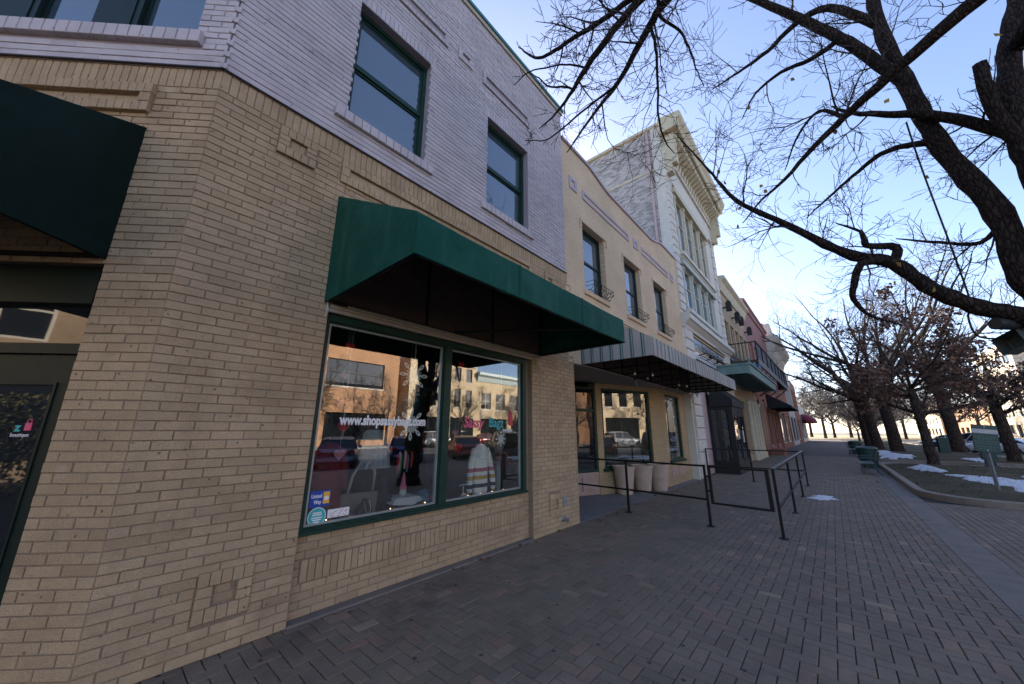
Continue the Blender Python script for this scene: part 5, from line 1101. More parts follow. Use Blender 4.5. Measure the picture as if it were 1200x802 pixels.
for bi_,(x0,x1,y0,y1,rad) in enumerate(BEDS):
    poly = rounded(x0,x1,y0,y1,rad); inn = rounded(x0+0.17,x1-0.17,y0+0.17,y1-0.17,max(0.2,rad-0.17))
    n = len(poly); root = struct(bpy.data.objects.new('kerb_ring', MB().slab([(p[0],p[1]) for p in inn],-0.012,-0.006).mesh('kerb_ring'))); root.data.materials.append(JOINT); col.objects.link(root)
    # kerb stones: pieces cut every metre or two
    segs = []; cur = [0]; acc = 0
    for i in range(n):
        L_ = math.dist(poly[i], poly[(i+1)%n]); parts = max(1, int(L_/1.8)) if L_ > 1.0 else 1
        for k in range(parts):
            t0, t1 = k/parts, (k+1)/parts
            f_ = lambda P,t: (P[i][0]+(P[(i+1)%n][0]-P[i][0])*t, P[i][1]+(P[(i+1)%n][1]-P[i][1])*t)
            g = 0.006/max(L_/parts,0.05) if parts > 1 else 0.0
            a,b,c,d = f_(poly,t0+g*(t1-t0)),f_(poly,t1-g*(t1-t0)),f_(inn,t1-g*(t1-t0)),f_(inn,t0+g*(t1-t0)); e = 0.018
            mid = lambda p,q,w: (p[0]+(q[0]-p[0])*w, p[1]+(q[1]-p[1])*w)
            m = MB(); hz = 0.15+rng.uniform(-0.004,0.004)
            m.add([(a[0],a[1],-0.01),(b[0],b[1],-0.01),(c[0],c[1],-0.01),(d[0],d[1],-0.01),(a[0],a[1],hz-e),(b[0],b[1],hz-e),(*mid(b,c,0.12),hz),(*mid(a,d,0.12),hz),(c[0],c[1],hz),(d[0],d[1],hz)],
                  [(0,1,5,4),(4,5,6,7),(7,6,8,9),(3,2,1,0),(2,3,9,8),(1,2,8,6,5),(3,0,4,7,9)])
            m.build('kerb_stone', KERB, root)
    # lawn surface
    m = MB(); nx, ny = int((x1-x0)/0.35), int((y1-y0)/0.35); vs = []; fs = []
    for i in range(nx+1):
        for j in range(ny+1):
            x = x0+0.16+(x1-x0-0.32)*i/nx; y = y0+0.16+(y1-y0-0.32)*j/ny
            # keep inside rounded corners
            for sx,cx in ((-1,x0+rad),(1,x1-rad)):
                for sy,cy in ((-1,y0+rad),(1,y1-rad)):
                    if (x-cx)*sx > 0 and (y-cy)*sy > 0:
                        d = math.hypot(x-cx,y-cy); mx = rad-0.16
                        if d > mx: x = cx+(x-cx)*mx/d; y = cy+(y-cy)*mx/d
            vs.append((x,y,bed_z(x,y,x0,x1,y0,y1)+0.012*math.sin(x*3.1)*math.cos(y*2.7)))
    for i in range(nx):
        for j in range(ny): q = i*(ny+1)+j; fs.append((q,q+ny+1,q+ny+2,q+1))
    m.add(vs,fs); struct(m.build('lawn', LAWN, smooth=True))
    if bi_ < 2:
        m = MB(); r = random.Random(31+bi_)
        for k in range(9000 if bi_ == 0 else 4000):
            x = r.uniform(x0+0.25,min(x1-0.25,x0+13)); y = r.uniform(y0+0.3,y1-0.22)
            if math.sin(x*1.7+math.sin(y*2.1)*1.5)+math.cos(y*1.9-x*0.6) < -0.3 and r.random() < 0.75: continue
            if bi_ == 0 and x-x0 < rad and abs((y+8.4)) > 3.2-rad and math.hypot(x-x0-rad, abs(y+8.4)-3.2+rad) > rad-0.25: continue
            z = bed_z(x,y,x0,x1,y0,y1)-0.02; a = r.uniform(0,6.28); h = r.uniform(0.03,0.075)+0.02; w = 0.006; dx, dy = math.cos(a)*w, math.sin(a)*w; lx, ly = r.uniform(-0.04,0.04), r.uniform(-0.04,0.04)
            m.add([(x-dx,y-dy,z),(x+dx,y+dy,z),(x+lx,y+ly,z+h)],[(0,1,2)])
        o = m.build('grass', GRASS); tag(o, ['short dry winter grass in the nearest kerbed bed','short dry winter grass in the bed beyond the path'][bi_], 'grass', kind='stuff')
# concrete cross path between the beds and a walk along the street
struct(MB().box(27.05,30.15,-12.0,-5.21,-0.011,0.001).build('cross_path', CONC))
struct(MB().box(44.05,45.95,-12.0,-5.21,-0.011,0.001).build('cross_path', CONC))
# snow
SNOW = mat('old_snow', (0.62,0.645,0.68), 0.55, 0.15, 9, 0.8, 30, dirt=((0.20,0.185,0.16),4.0,0.56))
def snow(cx, cy, rx, ry, h, z0, seed, label, zf=None):
    r = random.Random(seed); ph = [r.uniform(0,6.28) for _ in range(6)]; n = 88; k = 9; vs = []; fs = []
    for i in range(k+1):
        t = i/k
        for j in range(n):
            a = 2*math.pi*j/n; e = 1+0.20*math.sin(2*a+ph[0])+0.16*math.sin(3*a+ph[1])+0.11*math.sin(5*a+ph[2])+0.09*math.sin(9*a+ph[3])+0.07*math.sin(14*a+ph[4])+0.05*math.sin(21*a+ph[5])
            x = cx+rx*t*e*math.cos(a); y = cy+ry*t*e*math.sin(a); b = zf(x,y) if zf else z0
            vs.append((x,y,b+h*max(0,(1-t**2.2))*(0.7+0.3*math.sin(5*x+ph[4])*math.cos(6*y+ph[5]))-(0.012 if i == k else 0)))
    for i in range(k):
        for j in range(n): fs.append((i*n+j,(i+1)*n+j,(i+1)*n+(j+1)%n,i*n+(j+1)%n))
    o = MB().add(vs,fs).build('snow_patch', SNOW, smooth=True); tag(o, label, 'snow', kind='stuff'); return o
zb0 = lambda x,y: bed_z(max(13.8,min(26.8,x)),max(-11.4,min(-5.4,y)),13.62,27,-11.6,-5.2)
snow(17.6,-7.6,2.3,1.1,0.05,0,1,'widest thin snow patch in front of the green sign',zb0); snow(16.4,-9.0,1.6,0.9,0.05,0,2,'thin snow patch at the street end of the near bed',zb0)
snow(22.8,-6.4,1.6,0.45,0.12,0,3,'heaped snow beside the young oak trunk',zb0); snow(20.0,-8.8,0.9,0.7,0.03,0,8,'small snow remnant behind the green sign',zb0)
zb1 = lambda x,y: bed_z(max(30.4,min(43.8,x)),max(-11.4,min(-5.4,y)),30.2,44,-11.6,-5.2)
snow(34.0,-6.5,3.0,0.9,0.10,0,4,'snow patch at the foot of the thick trunks',zb1); snow(32.0,-9.5,1.5,0.5,0.06,0,5,'snow strip beyond the path near the street',zb1); snow(39.0,-6.0,3,0.6,0.14,0,6,'snow bank beside the far bench',zb1)
snow(12.75,-3.32,0.42,0.30,0.015,0.002,7,'little icy snow patch on the pavers by the railing')
snow(29.4,-9.0,0.5,1.2,0.03,0.001,9,'icy strip on the cross path')

# ------------------------------------------------------------------ benches, bins, sign
IRON = mat('dark_green_iron', (0.012,0.05,0.045), 0.4, 0.15, 15)
def make_bench(x, y, z, rz, label):
    t = thing('bench', label, 'bench', (x,y,z), rz, 'slatted benches along the beds')
    for k in range(5): MB().brickbox(-0.85,0.85,0.40+0.002*k,0.43+0.002*k,-0.30+k*0.085,0.07,0.005).build('seat_slat', IRON, t)
    for k in range(5): m = MB(Matrix.Translation((0,0.16+0.025*k,0.50+0.085*k)) @ Matrix.Rotation(R_(-14),4,'X')); m.brickbox(-0.85,0.85,-0.032,0.032,0,0.025,0.004); m.build('back_slat', IRON, t)
    for s in (-0.78,0.78):
        m = MB(); m.tube([(s,-0.28,0.0),(s,-0.24,0.2),(s,-0.27,0.39),(s,0.12,0.39),(s,0.16,0.2),(s,0.25,0.0)],0.02,6); m.tube([(s,0.12,0.39),(s,0.20,0.62),(s,0.29,0.90)],0.02,6); m.tube([(s,0.22,0.66),(s,-0.05,0.66),(s,-0.28,0.63),(s,-0.32,0.56),(s,-0.27,0.52)],0.018,6); m.tube([(s,-0.24,0.18),(s,-0.05,0.27),(s,0.16,0.18)],0.015,6)
        m.build('end_frame', IRON, t)
    m = MB(); m.tube([(-0.78,-0.22,0.2),(0,-0.06,0.28),(0.78,-0.22,0.2)],0.014,6); m.build('stretcher', IRON, t)
    return t
make_bench(21.3,-4.72,0.002,R_(180),'nearest green slatted bench facing the shops, beside the kerb')
make_bench(37.0,-4.72,0.002,R_(180),'farther green slatted bench beside the second bed')
def make_bin(x, y, label):
    t = thing('litter_bin', label, 'bin', (x,y,0.002), 0, 'round green litter bins')
    MB().lathe([(0.27,0.0),(0.28,0.04),(0.30,0.1),(0.36,0.82),(0.36,0.86)],(0,0,0),24).build('body', IRON, t)
    for k in range(24): a = 2*math.pi*k/24; MB().bar((0.305*math.cos(a),0.305*math.sin(a),0.08),(0.375*math.cos(a),0.375*math.sin(a),0.84),0.03,0.012).build('slat', IRON, t)
    MB().lathe([(0.375,0.84),(0.40,0.87),(0.39,0.93),(0.28,0.98),(0.2,0.985),(0.19,0.95)],(0,0,0),24).build('lid', IRON, t)
make_bin(24.6,-4.85,'round green litter bin right behind the nearest bench'); make_bin(39.6,-4.9,'round green litter bin behind the farther bench')
def utility_box(x, y, z, label):
    t = thing('utility_cabinet', label, 'cabinet', (x,y,z)); MB().brickbox(-0.35,0.35,0,1.0,-0.25,0.5,0.02).build('case', IRON, t); MB().box(-0.38,0.38,-0.28,0.28,1.0,1.06).build('cap', IRON, t); MB().box(-0.3,0.3,-0.262,-0.25,0.08,0.92).build('door', GREEN_D, t)
utility_box(40.5,-9.6,0.2,'green utility cabinet on the lawn near the parked cars')
t = thing('newspaper_box', 'dark green pedestal box standing behind the sign near the street', 'box', (29.0,-9.3,0.0))
MB().box(-0.22,0.22,-0.2,0.2,0.0,0.1).build('base', IRON, t); MB().box(-0.16,0.16,-0.15,0.15,0.1,0.35).build('pedestal', IRON, t); m = MB(); m.prism([(-0.22,0.35),(0.22,0.35),(0.22,1.15),(0.05,1.25),(-0.22,1.0)],-0.25,0.25); m.build('case', IRON, t)
sg = thing('notice_sign', 'green metal notice sign on a grey post leaning in the near bed', 'sign', (15.57,-6.74,0.2), R_(-72))
m = MB(); m.bar((0,0,-0.1),(0.03,0.02,1.45),0.06,0.05); m.build('post', mat('galvanised_post', (0.20,0.21,0.22), 0.5, metal=0.3), sg)
SGM = Matrix.Translation((0.03,-0.04,1.28)) @ Matrix.Rotation(R_(6),4,'Y')
m = MB(SGM); m.brickbox(-0.24,0.24,-0.33,0.36,-0.012,0.02,0.004); m.build('board', mat('sign_green', (0.006,0.04,0.034), 0.45), sg)
m = MB(SGM); m.box(-0.235,0.235,-0.0135,-0.0122,0.14,0.25); m.build('white_band', mat('weathered_white', (0.42,0.43,0.42), 0.6, 0.2, 20), sg)
m = MB(SGM); r = random.Random(12)
for z,w in ((0.05,0.42),(0.0,0.3),(-0.07,0.44),(-0.13,0.36),(-0.2,0.4),(-0.26,0.28)):
    x = -w/2
    while x < w/2: l = r.uniform(0.02,0.07); m.box(x,min(x+l,w/2),-0.0135,-0.0122,z-0.011,z+0.011); x += l+0.02
m.build('worn_print', mat('faded_print', (0.04,0.11,0.095), 0.5), sg)['kind'] = 'stuff'
m = MB(SGM)
for x in (0,): m.tube([(x,-0.012,0.31),(x,-0.018,0.31)],0.012,8); m.tube([(x,-0.012,-0.29),(x,-0.018,-0.29)],0.012,8)
m.build('bolt', VIN_W, sg)
t = thing('street_lamp', 'slim dark street lamp post between the far trees', 'lamp', (40.0,-8.6,0.2))
MB().tube([(0,0,0),(0,0,0.5),(0,0,3.9)],[0.11,0.07,0.05],10).build('post', IRON, t); MB().lathe([(0.09,3.9),(0.2,4.15),(0.2,4.35),(0.05,4.55)],(0,0,0),12).build('lantern', mat('lamp_glass', (0.4,0.42,0.4), 0.3), t)

# ------------------------------------------------------------------ vehicles
def station_loft(stations):
    """stations: (y along length, list of (x,z) half section from sill to roof centre)"""
    m = MB(); vs = []; n = len(stations[0][1]); fs = []
    for y,sec in stations:
        for x,z in sec: vs.append((x,y,z))
        for x,z in sec[::-1]: vs.append((-x,y,z))
    k = 2*n
    for i in range(len(stations)-1):
        for j in range(k): fs.append((i*k+j,i*k+(j+1)%k,(i+1)*k+(j+1)%k,(i+1)*k+j))
    fs.append(tuple(range(k))); fs.append(tuple(range((len(stations)-1)*k,len(stations)*k))[::-1])
    m.add(vs,fs); return m
TYRE = mat('tyre', (0.012,0.012,0.012), 0.8); RIM = mat('alloy', (0.35,0.36,0.37), 0.3, metal=0.9); CARG = panemat('car_glass', (0.01,0.012,0.014), 1.6); LAMPW = mat('headlight', (0.7,0.72,0.75), 0.15); LAMPR = mat('tail_light', (0.35,0.01,0.01), 0.2)
def make_car(x, y, rz, color, suv, label, name='parked_car'):
    t = thing(name, label, 'car', (x,y,-0.129), rz, 'cars parked along the street')
    pm = mat('paint_%d_%d_%d' % tuple(int(c*255) for c in color), color, 0.22, 0.02, spec=0.7); L_ = 4.6; W = 0.9; rf = 1.72 if suv else 1.44; belt = 1.02 if suv else 0.92; hood = 0.98 if suv else 0.80
    def sec(w, zb, zm, zt, wt): return [(w*0.86,zb),(w*0.97,zb+0.12),(w,(zb+zm)/2+0.05),(w*0.985,zm),(wt,zt-0.03),(wt*0.82,zt)]
    ys = [(-2.3,0.74,0.38,0.55,0.62,0.6),(-2.18,0.84,0.26,0.62,hood-0.14,0.70),(-1.6,W*0.99,0.22,0.70,hood-0.04,0.78),(-1.0,W,0.2,hood-0.06,hood+0.03,0.80),(-0.2,W,0.2,belt-0.08,belt,0.80),(0.8,W,0.2,belt-0.06,belt+0.02,0.80),(1.6,W,0.22,belt-0.06,belt+0.04,0.80),(2.1,W*0.96,0.26,0.80,belt+0.02,0.74),(2.28,0.80,0.40,0.7,belt-0.12,0.66)]
    station_loft([(yy,sec(w,zb,zm,zt,wt)) for yy,w,zb,zm,zt,wt in ys]).build('body', pm, t, smooth=True)
    if suv: prof = [(-0.95,hood-0.02),(-0.30,rf-0.12),(0.1,rf),(1.5,rf-0.02),(1.95,rf-0.12),(2.2,belt)]
    else: prof = [(-0.95,hood-0.02),(-0.2,rf-0.07),(0.2,rf),(0.8,rf-0.01),(1.3,rf-0.12),(1.95,belt+0.02)]
    cab = []
    for yy,z in prof:
        cab.append((yy, [(0.80,min(z,belt)-0.05),(0.80,min(z,belt)),(0.80-(z-belt)*0.27 if z > belt else 0.79,z-0.02),(0.50,z+0.005)]))
    station_loft(cab).build('cabin_glass', CARG, t, smooth=False)
    rfm = []
    for yy,z in prof[1:-1]: rfm.append((yy, [(0.81-(z-belt)*0.27,z-0.05),(0.79-(z-belt)*0.27,z),(0.6,z+0.025),(0.3,z+0.035)]))
    station_loft(rfm).build('roof', pm, t, smooth=True)
    m = MB()
    for s in (-1,1):
        for yy,dz in ((0.35,0.0),(1.3 if suv else 1.2,0.0),(-0.75,-0.04)): m.bar((s*0.81,yy,belt-0.04),(s*(0.81-(rf-belt)*0.26),yy+(0.05 if yy > 0 else 0.48),rf-0.05),0.06)
    m.build('pillars', pm, t)
    for s in (-1,1):
        for yy in (-1.42,1.38):
            w = MB(Matrix.Translation((s*0.80,yy,0.33)) @ Matrix.Rotation(R_(90)*s,4,'Y')); w.lathe([(0.20,-0.1),(0.31,-0.1),(0.33,-0.06),(0.33,0.07),(0.31,0.105),(0.21,0.11)],(0,0,0),20); wo = w.build('wheel', TYRE, t)
            w = MB(Matrix.Translation((s*0.80,yy,0.33)) @ Matrix.Rotation(R_(90)*s,4,'Y')); w.lathe([(0.21,0.09),(0.20,0.112),(0.05,0.09),(0.04,0.12),(0.01,0.12)],(0,0,0),10); w.build('rim', RIM, wo)
        q = MB(); q.ball((s*0.62,-2.17,0.62),0.13,8,0.6); q.build('headlight', LAMPW, t)
        q = MB(); q.box(s*0.70-0.12,s*0.70+0.12,2.16,2.27,0.72,0.9); q.build('tail_light', LAMPR, t)
        q = MB(); q.ball((s*0.98,-0.72,belt+0.02),0.09,8,0.8); q.build('mirror', pm, t)
    return t
SLV, WHT, BLU, RDC, DRK, GLD = (0.30,0.32,0.34), (0.55,0.57,0.60), (0.02,0.06,0.22), (0.30,0.015,0.02), (0.02,0.022,0.028), (0.34,0.28,0.17)
make_car(8.6,-15.4,R_(28),(0.10,0.16,0.22),False,'grey blue sedan parked across from the shop window'); make_car(12.6,-15.6,R_(28),BLU,False,'dark blue sedan parked next along the street'); make_car(17.0,-15.4,R_(30),RDC,False,'red sedan parked opposite the restaurant'); make_car(21.0,-15.3,R_(30),DRK,True,'black utility car parked opposite the restaurant')
make_car(51.0,-13.9,R_(150),WHT,False,'white sedan nearest behind the leaning tree trunk'); make_car(55.2,-14.2,R_(150),SLV,True,'silver utility car parked second behind the tree trunks'); make_car(60.0,-14.4,R_(150),WHT,True,'white utility car parked beyond the silver one'); make_car(57.0,-18.6,R_(97),GLD,True,'gold utility car driving on the road at right')
make_car(66.0,-14.4,R_(150),(0.12,0.25,0.45),False,'light blue sedan parked far down the street'); make_car(72.0,-14.4,R_(150),SLV,False,'silver sedan parked farthest down the street'); make_car(5.0,-27.5,R_(-92),DRK,False,'dark sedan by the far kerb opposite the corner'); make_car(26.0,-29.8,R_(92),SLV,True,'silver utility car by the far kerb'); make_car(34.0,-29.8,R_(90),RDC,False,'red sedan by the far kerb')

# ------------------------------------------------------------------ trees
def smooth_line(pts, rad, sub_=3, jit=0.0, r=None):
    P = [Vector(p) for p in pts]; out = []; ro = []
    for i in range(len(P)-1):
        p0, p1, p2, p3 = P[max(i-1,0)], P[i], P[i+1], P[min(i+2,len(P)-1)]
        for k in range(sub_):
            t = k/sub_; q = 0.5*((2*p1)+(p2-p0)*t+(2*p0-5*p1+4*p2-p3)*t*t+(3*p1-p0-3*p2+p3)*t**3)
            if jit and r and (i or k): q += Vector((r.uniform(-jit,jit),r.uniform(-jit,jit),r.uniform(-jit,jit)))
            out.append(q); ro.append(rad[i]+(rad[i+1]-rad[i])*t)
    out.append(P[-1]); ro.append(rad[-1]); return out, ro
def sprout(mb, p, d, length, rad, level, r, kids=(5,4), up=0.25, ends=None, minr=0.0028):
    """a crooked shoot with alternating side shoots"""
    n = 5 if level > 1 else 4; pts = [p.copy()]; dd = d.normalized(); q = p.copy(); rr = [rad]
    for i in range(n):
        dd = (dd+Vector((r.uniform(-1,1),r.uniform(-1,1),r.uniform(-1,1)))*0.28+Vector((0,0,up*0.12))).normalized(); q = q+dd*(length/n); pts.append(q.copy()); rr.append(max(minr,rad*(1-0.8*(i+1)/n)))
    mb.tube(pts, rr, 5 if rad > 0.02 else 3, cap=False)
    if ends is not None and level <= 1: ends.append((pts[-1], dd)); ends.append((pts[n//2], dd))
    if level > 0:
        for k in range(kids[0] if level > 1 else kids[1]):
            i = r.randint(1,n); b = pts[i]; t = (pts[i]-pts[i-1]).normalized(); s = t.cross(Vector((r.uniform(-1,1),r.uniform(-1,1),r.uniform(-1,1)))).normalized()
            sprout(mb, b, t*0.75+s*0.8, length*r.uniform(0.35,0.6), max(minr,rr[i]*0.6), level-1, r, kids, up, ends, minr)
def leafmesh(m, p, d, size, r):
    s = d.cross(Vector((r.uniform(-1,1),r.uniform(-1,1),r.uniform(-1,1))))
    s = s.normalized() if s.length > 1e-3 else Vector((1,0,0)); nrm = d.cross(s).normalized(); w = size*0.34
    a = p; b = p+d*size*0.45+s*w+nrm*size*0.1; c = p+d*size; e = p+d*size*0.45-s*w+nrm*size*0.1; f = p+d*size*0.5-nrm*size*0.05
    m.add([a,b,c,e,f],[(0,1,4),(1,2,4),(2,3,4),(3,0,4)])

# big street tree whose limbs cross the top right of the view
LIMBS = {
'trunk':([(6.9,-6.36,-0.05),(6.9,-6.36,0.25),(6.95,-6.35,0.9),(7.05,-6.36,1.8),(7.2,-6.34,2.4),(7.34,-6.28,2.75)],[0.42,0.32,0.28,0.265,0.27,0.29]),
'L1':([(7.34,-6.28,2.65),(7.18,-5.99,3.18),(7.15,-5.84,3.49),(7.19,-5.84,4.40),(7.13,-5.57,5.51),(7.06,-5.44,6.60),(6.97,-5.34,7.85),(7.02,-5.42,9.15)],[0.22,0.145,0.13,0.122,0.11,0.10,0.085,0.06]),
'L1b':([(7.06,-5.44,6.70),(6.85,-5.13,7.26),(6.73,-4.87,7.76),(6.59,-4.57,8.21),(6.33,-4.15,8.72),(6.04,-3.69,9.21)],[0.09,0.085,0.08,0.072,0.06,0.04]),
'L2':([(7.34,-6.28,2.65),(7.16,-6.01,2.88),(7.15,-5.74,3.02),(7.11,-5.44,3.18),(7.12,-5.11,3.51),(7.09,-4.80,4.00),(7.02,-4.35,4.28),(6.81,-3.73,4.94),(6.67,-3.17,5.54),(6.59,-2.87,6.20),(6.57,-2.61,6.83),(6.45,-2.36,7.36)],[0.16,0.115,0.105,0.098,0.09,0.082,0.068,0.048,0.034,0.022,0.014,0.007]),
'L2b':([(7.06,-4.73,4.06),(6.92,-4.48,4.02),(6.93,-4.37,3.78),(6.97,-4.32,3.54),(7.17,-4.46,3.30),(7.53,-4.81,3.16)],[0.06,0.05,0.045,0.035,0.022,0.008]),
'L2c':([(7.10,-4.82,4.0),(7.16,-4.89,4.24),(6.94,-4.58,4.29),(6.98,-4.56,4.54),(6.85,-4.32,4.72)],[0.06,0.055,0.04,0.022,0.008]),
'L3':([(7.34,-6.28,2.65),(6.98,-6.16,3.81),(6.93,-6.13,4.72),(6.92,-6.14,5.59),(7.05,-6.33,6.53),(7.14,-6.57,7.31),(7.22,-6.81,8.11)],[0.22,0.14,0.125,0.118,0.105,0.09,0.07]),
'L3s':([(6.89,-6.12,5.01),(6.76,-5.96,5.59),(6.67,-5.96,6.27)],[0.085,0.075,0.065]),
'L4':([(6.90,-6.16,4.87),(6.92,-6.08,5.24),(6.98,-5.90,5.58),(6.93,-5.51,5.98),(6.79,-5.11,6.15),(6.71,-4.78,6.34),(6.72,-4.58,6.62)],[0.09,0.075,0.07,0.06,0.045,0.03,0.012]),
'L5':([(7.0,-6.35,6.5),(5.9,-6.7,6.85),(5.37,-6.54,6.77),(5.38,-6.06,6.31),(5.51,-5.72,6.25),(5.60,-5.29,6.06),(5.74,-4.91,5.90),(5.90,-4.57,5.77),(5.94,-4.22,5.54),(5.98,-3.84,5.23),(6.03,-3.52,5.05),(6.13,-3.23,4.83)],[0.10,0.10,0.095,0.09,0.08,0.07,0.06,0.046,0.036,0.025,0.015,0.007]),
'L7':([(7.13,-5.50,5.67),(7.14,-5.21,5.77),(7.18,-4.94,5.76),(7.27,-4.67,5.62),(7.19,-4.32,5.35),(7.14,-4.01,5.08)],[0.045,0.04,0.035,0.026,0.018,0.007]),
'L8':([(7.19,-5.85,4.3),(7.42,-5.69,4.13),(7.34,-5.32,4.24),(7.21,-4.92,4.39)],[0.035,0.028,0.022,0.008]),
'B0':([(5.37,-6.54,6.77),(4.74,-5.75,7.00),(4.29,-4.73,7.33),(3.96,-3.73,7.31),(3.86,-3.05,7.06),(3.90,-2.80,6.90),(3.96,-2.57,6.73),(4.03,-2.23,6.46),(3.99,-1.94,6.22),(3.95,-1.62,5.91),(3.96,-1.41,5.75)],[0.10,0.09,0.08,0.065,0.052,0.046,0.04,0.03,0.022,0.014,0.006]),
'B2':([(3.96,-3.73,7.31),(3.69,-3.20,7.13),(3.55,-2.81,6.94),(3.52,-2.46,6.74),(3.48,-2.05,6.40),(3.49,-1.84,6.21),(3.47,-1.57,5.99),(3.35,-1.35,5.77)],[0.06,0.055,0.048,0.045,0.036,0.026,0.015,0.006]),
'B1':([(3.69,-3.20,7.13),(3.55,-2.70,7.06),(3.43,-2.34,6.91),(3.29,-1.99,6.79),(3.22,-1.73,6.73),(3.10,-1.55,6.63),(3.04,-1.39,6.80),(2.94,-1.31,6.89)],[0.04,0.036,0.032,0.028,0.024,0.02,0.014,0.006]),
'B4':([(3.69,-3.0,7.05),(4.02,-2.92,7.07),(4.31,-3.07,7.00),(4.56,-3.12,6.81),(4.74,-3.13,6.70),(4.95,-3.16,6.53)],[0.026,0.022,0.018,0.014,0.01,0.005]),
'B5':([(3.90,-2.81,6.90),(4.13,-2.78,6.79),(4.33,-2.70,6.37),(4.52,-2.61,5.96),(4.73,-2.61,5.77),(4.94,-2.66,5.67)],[0.022,0.019,0.016,0.014,0.01,0.005]),
'B6':([(3.49,-1.84,6.21),(3.39,-1.74,6.25),(3.31,-1.58,6.29),(3.22,-1.46,6.46),(3.09,-1.35,6.54)],[0.016,0.014,0.012,0.009,0.005]),
'B7':([(3.48,-2.05,6.40),(3.40,-1.86,6.54),(3.23,-1.65,6.52),(3.11,-1.37,6.54),(3.06,-1.12,6.46)],[0.016,0.013,0.011,0.009,0.005]),
'B8':([(4.03,-2.23,6.46),(3.90,-1.85,6.25),(3.71,-1.52,5.95),(3.58,-1.30,5.78),(3.38,-1.07,5.77)],[0.018,0.015,0.012,0.009,0.005]),
'L9':([(6.97,-5.34,7.85),(6.87,-4.86,8.6),(6.96,-4.40,8.74),(6.95,-3.99,8.50),(6.86,-3.50,8.31),(6.79,-3.06,8.18)],[0.07,0.055,0.045,0.035,0.022,0.008]),
'L10':([(6.73,-4.87,7.76),(6.82,-4.49,7.74),(6.74,-4.09,7.72),(6.73,-3.69,7.54),(6.87,-3.43,7.27)],[0.045,0.036,0.028,0.018,0.007]),
'L11':([(5.90,-4.57,5.77),(6.13,-4.37,6.20),(6.22,-4.09,6.00),(6.42,-3.86,5.64)],[0.03,0.022,0.015,0.006]),
}
big = thing('street_tree', 'large bare tree with dark limbs reaching over the pavement at upper right', 'tree', (6.9,-6.36,0))
r = random.Random(17); tw = MB()
for nm,(pts,rad) in LIMBS.items():
    heavy = max(rad) > 0.1
    P, Q = smooth_line(pts, rad, 6 if heavy else 4, 0.006 if nm != 'trunk' else 0.0, r)
    m = MB()
    if heavy:   # knotty, ridged limb
        Q = [q*(1+0.09*math.sin(i*1.9+len(P))+r.uniform(-0.05,0.05)) for i,q in enumerate(Q)]
    m.tube(P, Q, 14 if heavy else 8); att(m.build('trunk' if nm == 'trunk' else 'limb', BARK, smooth=True), big)
    if nm == 'trunk': continue
    acc = 0.0
    for i in range(1,len(P)):
        dl = (P[i]-P[i-1]).length; acc += dl; thin = Q[i] < 0.05
        while acc > (0.085 if thin else 0.13):
            acc -= (0.085 if thin else 0.13)
            if nm in ('L1','L3','L3s') and r.random() < 0.55: continue
            if nm in ('B0',) and P[i].y < -3.6: continue
            if r.random() < 0.3 or (P[i].y > -1.75 and r.random() < 0.6): continue
            t = (P[i]-P[i-1]).normalized(); s = t.cross(Vector((r.uniform(-1,1),r.uniform(-1,1),r.uniform(-1,1)))).normalized()
            big_shoot = r.random() < 0.28
            sprout(tw, P[i-1], t*0.6+s, (r.uniform(0.6,1.3) if big_shoot else r.uniform(0.16,0.5))*(0.5 if P[i].y > -1.9 else 1.0), min(0.016 if big_shoot else 0.008,Q[i]*0.6), 2 if big_shoot else 1, r, (6,4), 0.4, None, 0.0034)
o = att(tw.build('twigs', TWIG), big); o['kind'] = 'stuff'
m = MB(); r = random.Random(3)
for k in range(26):
    nm = r.choice(['L1','L1b','L2','L4','L5','L10']); P = LIMBS[nm][0]; p = Vector(r.choice(P[1:]))+Vector((r.uniform(-0.3,0.3),r.uniform(-0.3,0.3),r.uniform(-0.3,0.05)))
    leafmesh(m, p, Vector((r.uniform(-1,1),r.uniform(-1,1),-1)).normalized(), 0.09, r)
o = att(m.build('last_leaves', mat('yellow_leaf', (0.30,0.20,0.04), 0.8, 0.4, 3)), big); o['kind'] = 'stuff'
# lamp and speaker strapped to the tree, with their cable
t = thing('tree_floodlight', 'dark floodlight head and box fixed under the big limb at right', 'floodlight', (7.25,-5.62,2.95))
L2a = Vector((7.13,-5.6,3.08))
m = MB(); m.tube([Vector((7.10,-5.50,2.955)),Vector((7.20,-5.66,2.935))],[0.075,0.07],16); m.tube([Vector((7.20,-5.66,2.935)),Vector((7.26,-5.75,2.925))],[0.055,0.045],12); att(m.build('lamp_head', mat('dark_lamp_metal', (0.03,0.035,0.035), 0.5)), t)
mm = Matrix.Translation((7.33,-5.67,2.74)) @ Matrix.Rotation(R_(35),4,'Z') @ Matrix.Rotation(R_(18),4,'Y'); m = MB(mm); m.brickbox(-0.14,0.14,-0.11,0.11,-0.09,0.18,0.012); att(m.build('box', mat('green_grey_box', (0.085,0.11,0.10), 0.5)), t)
m = MB(); m.tube([(7.20,-5.72,2.93),(7.22,-5.74,3.05),(7.16,-5.80,3.12)],0.02,6); m.tube([(7.33,-5.70,2.84),(7.26,-5.78,3.0),(7.18,-5.85,3.08)],0.02,6); att(m.build('bracket', STEEL), t)
t = thing('power_cable', 'thin black cable hanging from the tree limb to the floodlight', 'cable', (7.1,-5.4,3.4))
m = MB(); P, Q = smooth_line([(6.66,-5.23,5.83),(6.82,-5.27,5.1),(7.13,-5.38,3.38),(7.16,-5.33,3.10),(7.22,-5.36,2.86),(7.29,-5.5,2.80),(7.34,-5.62,2.84)],[0.011]*7,8); m.tube(P,Q,6); att(m.build('cable', STEEL), t)

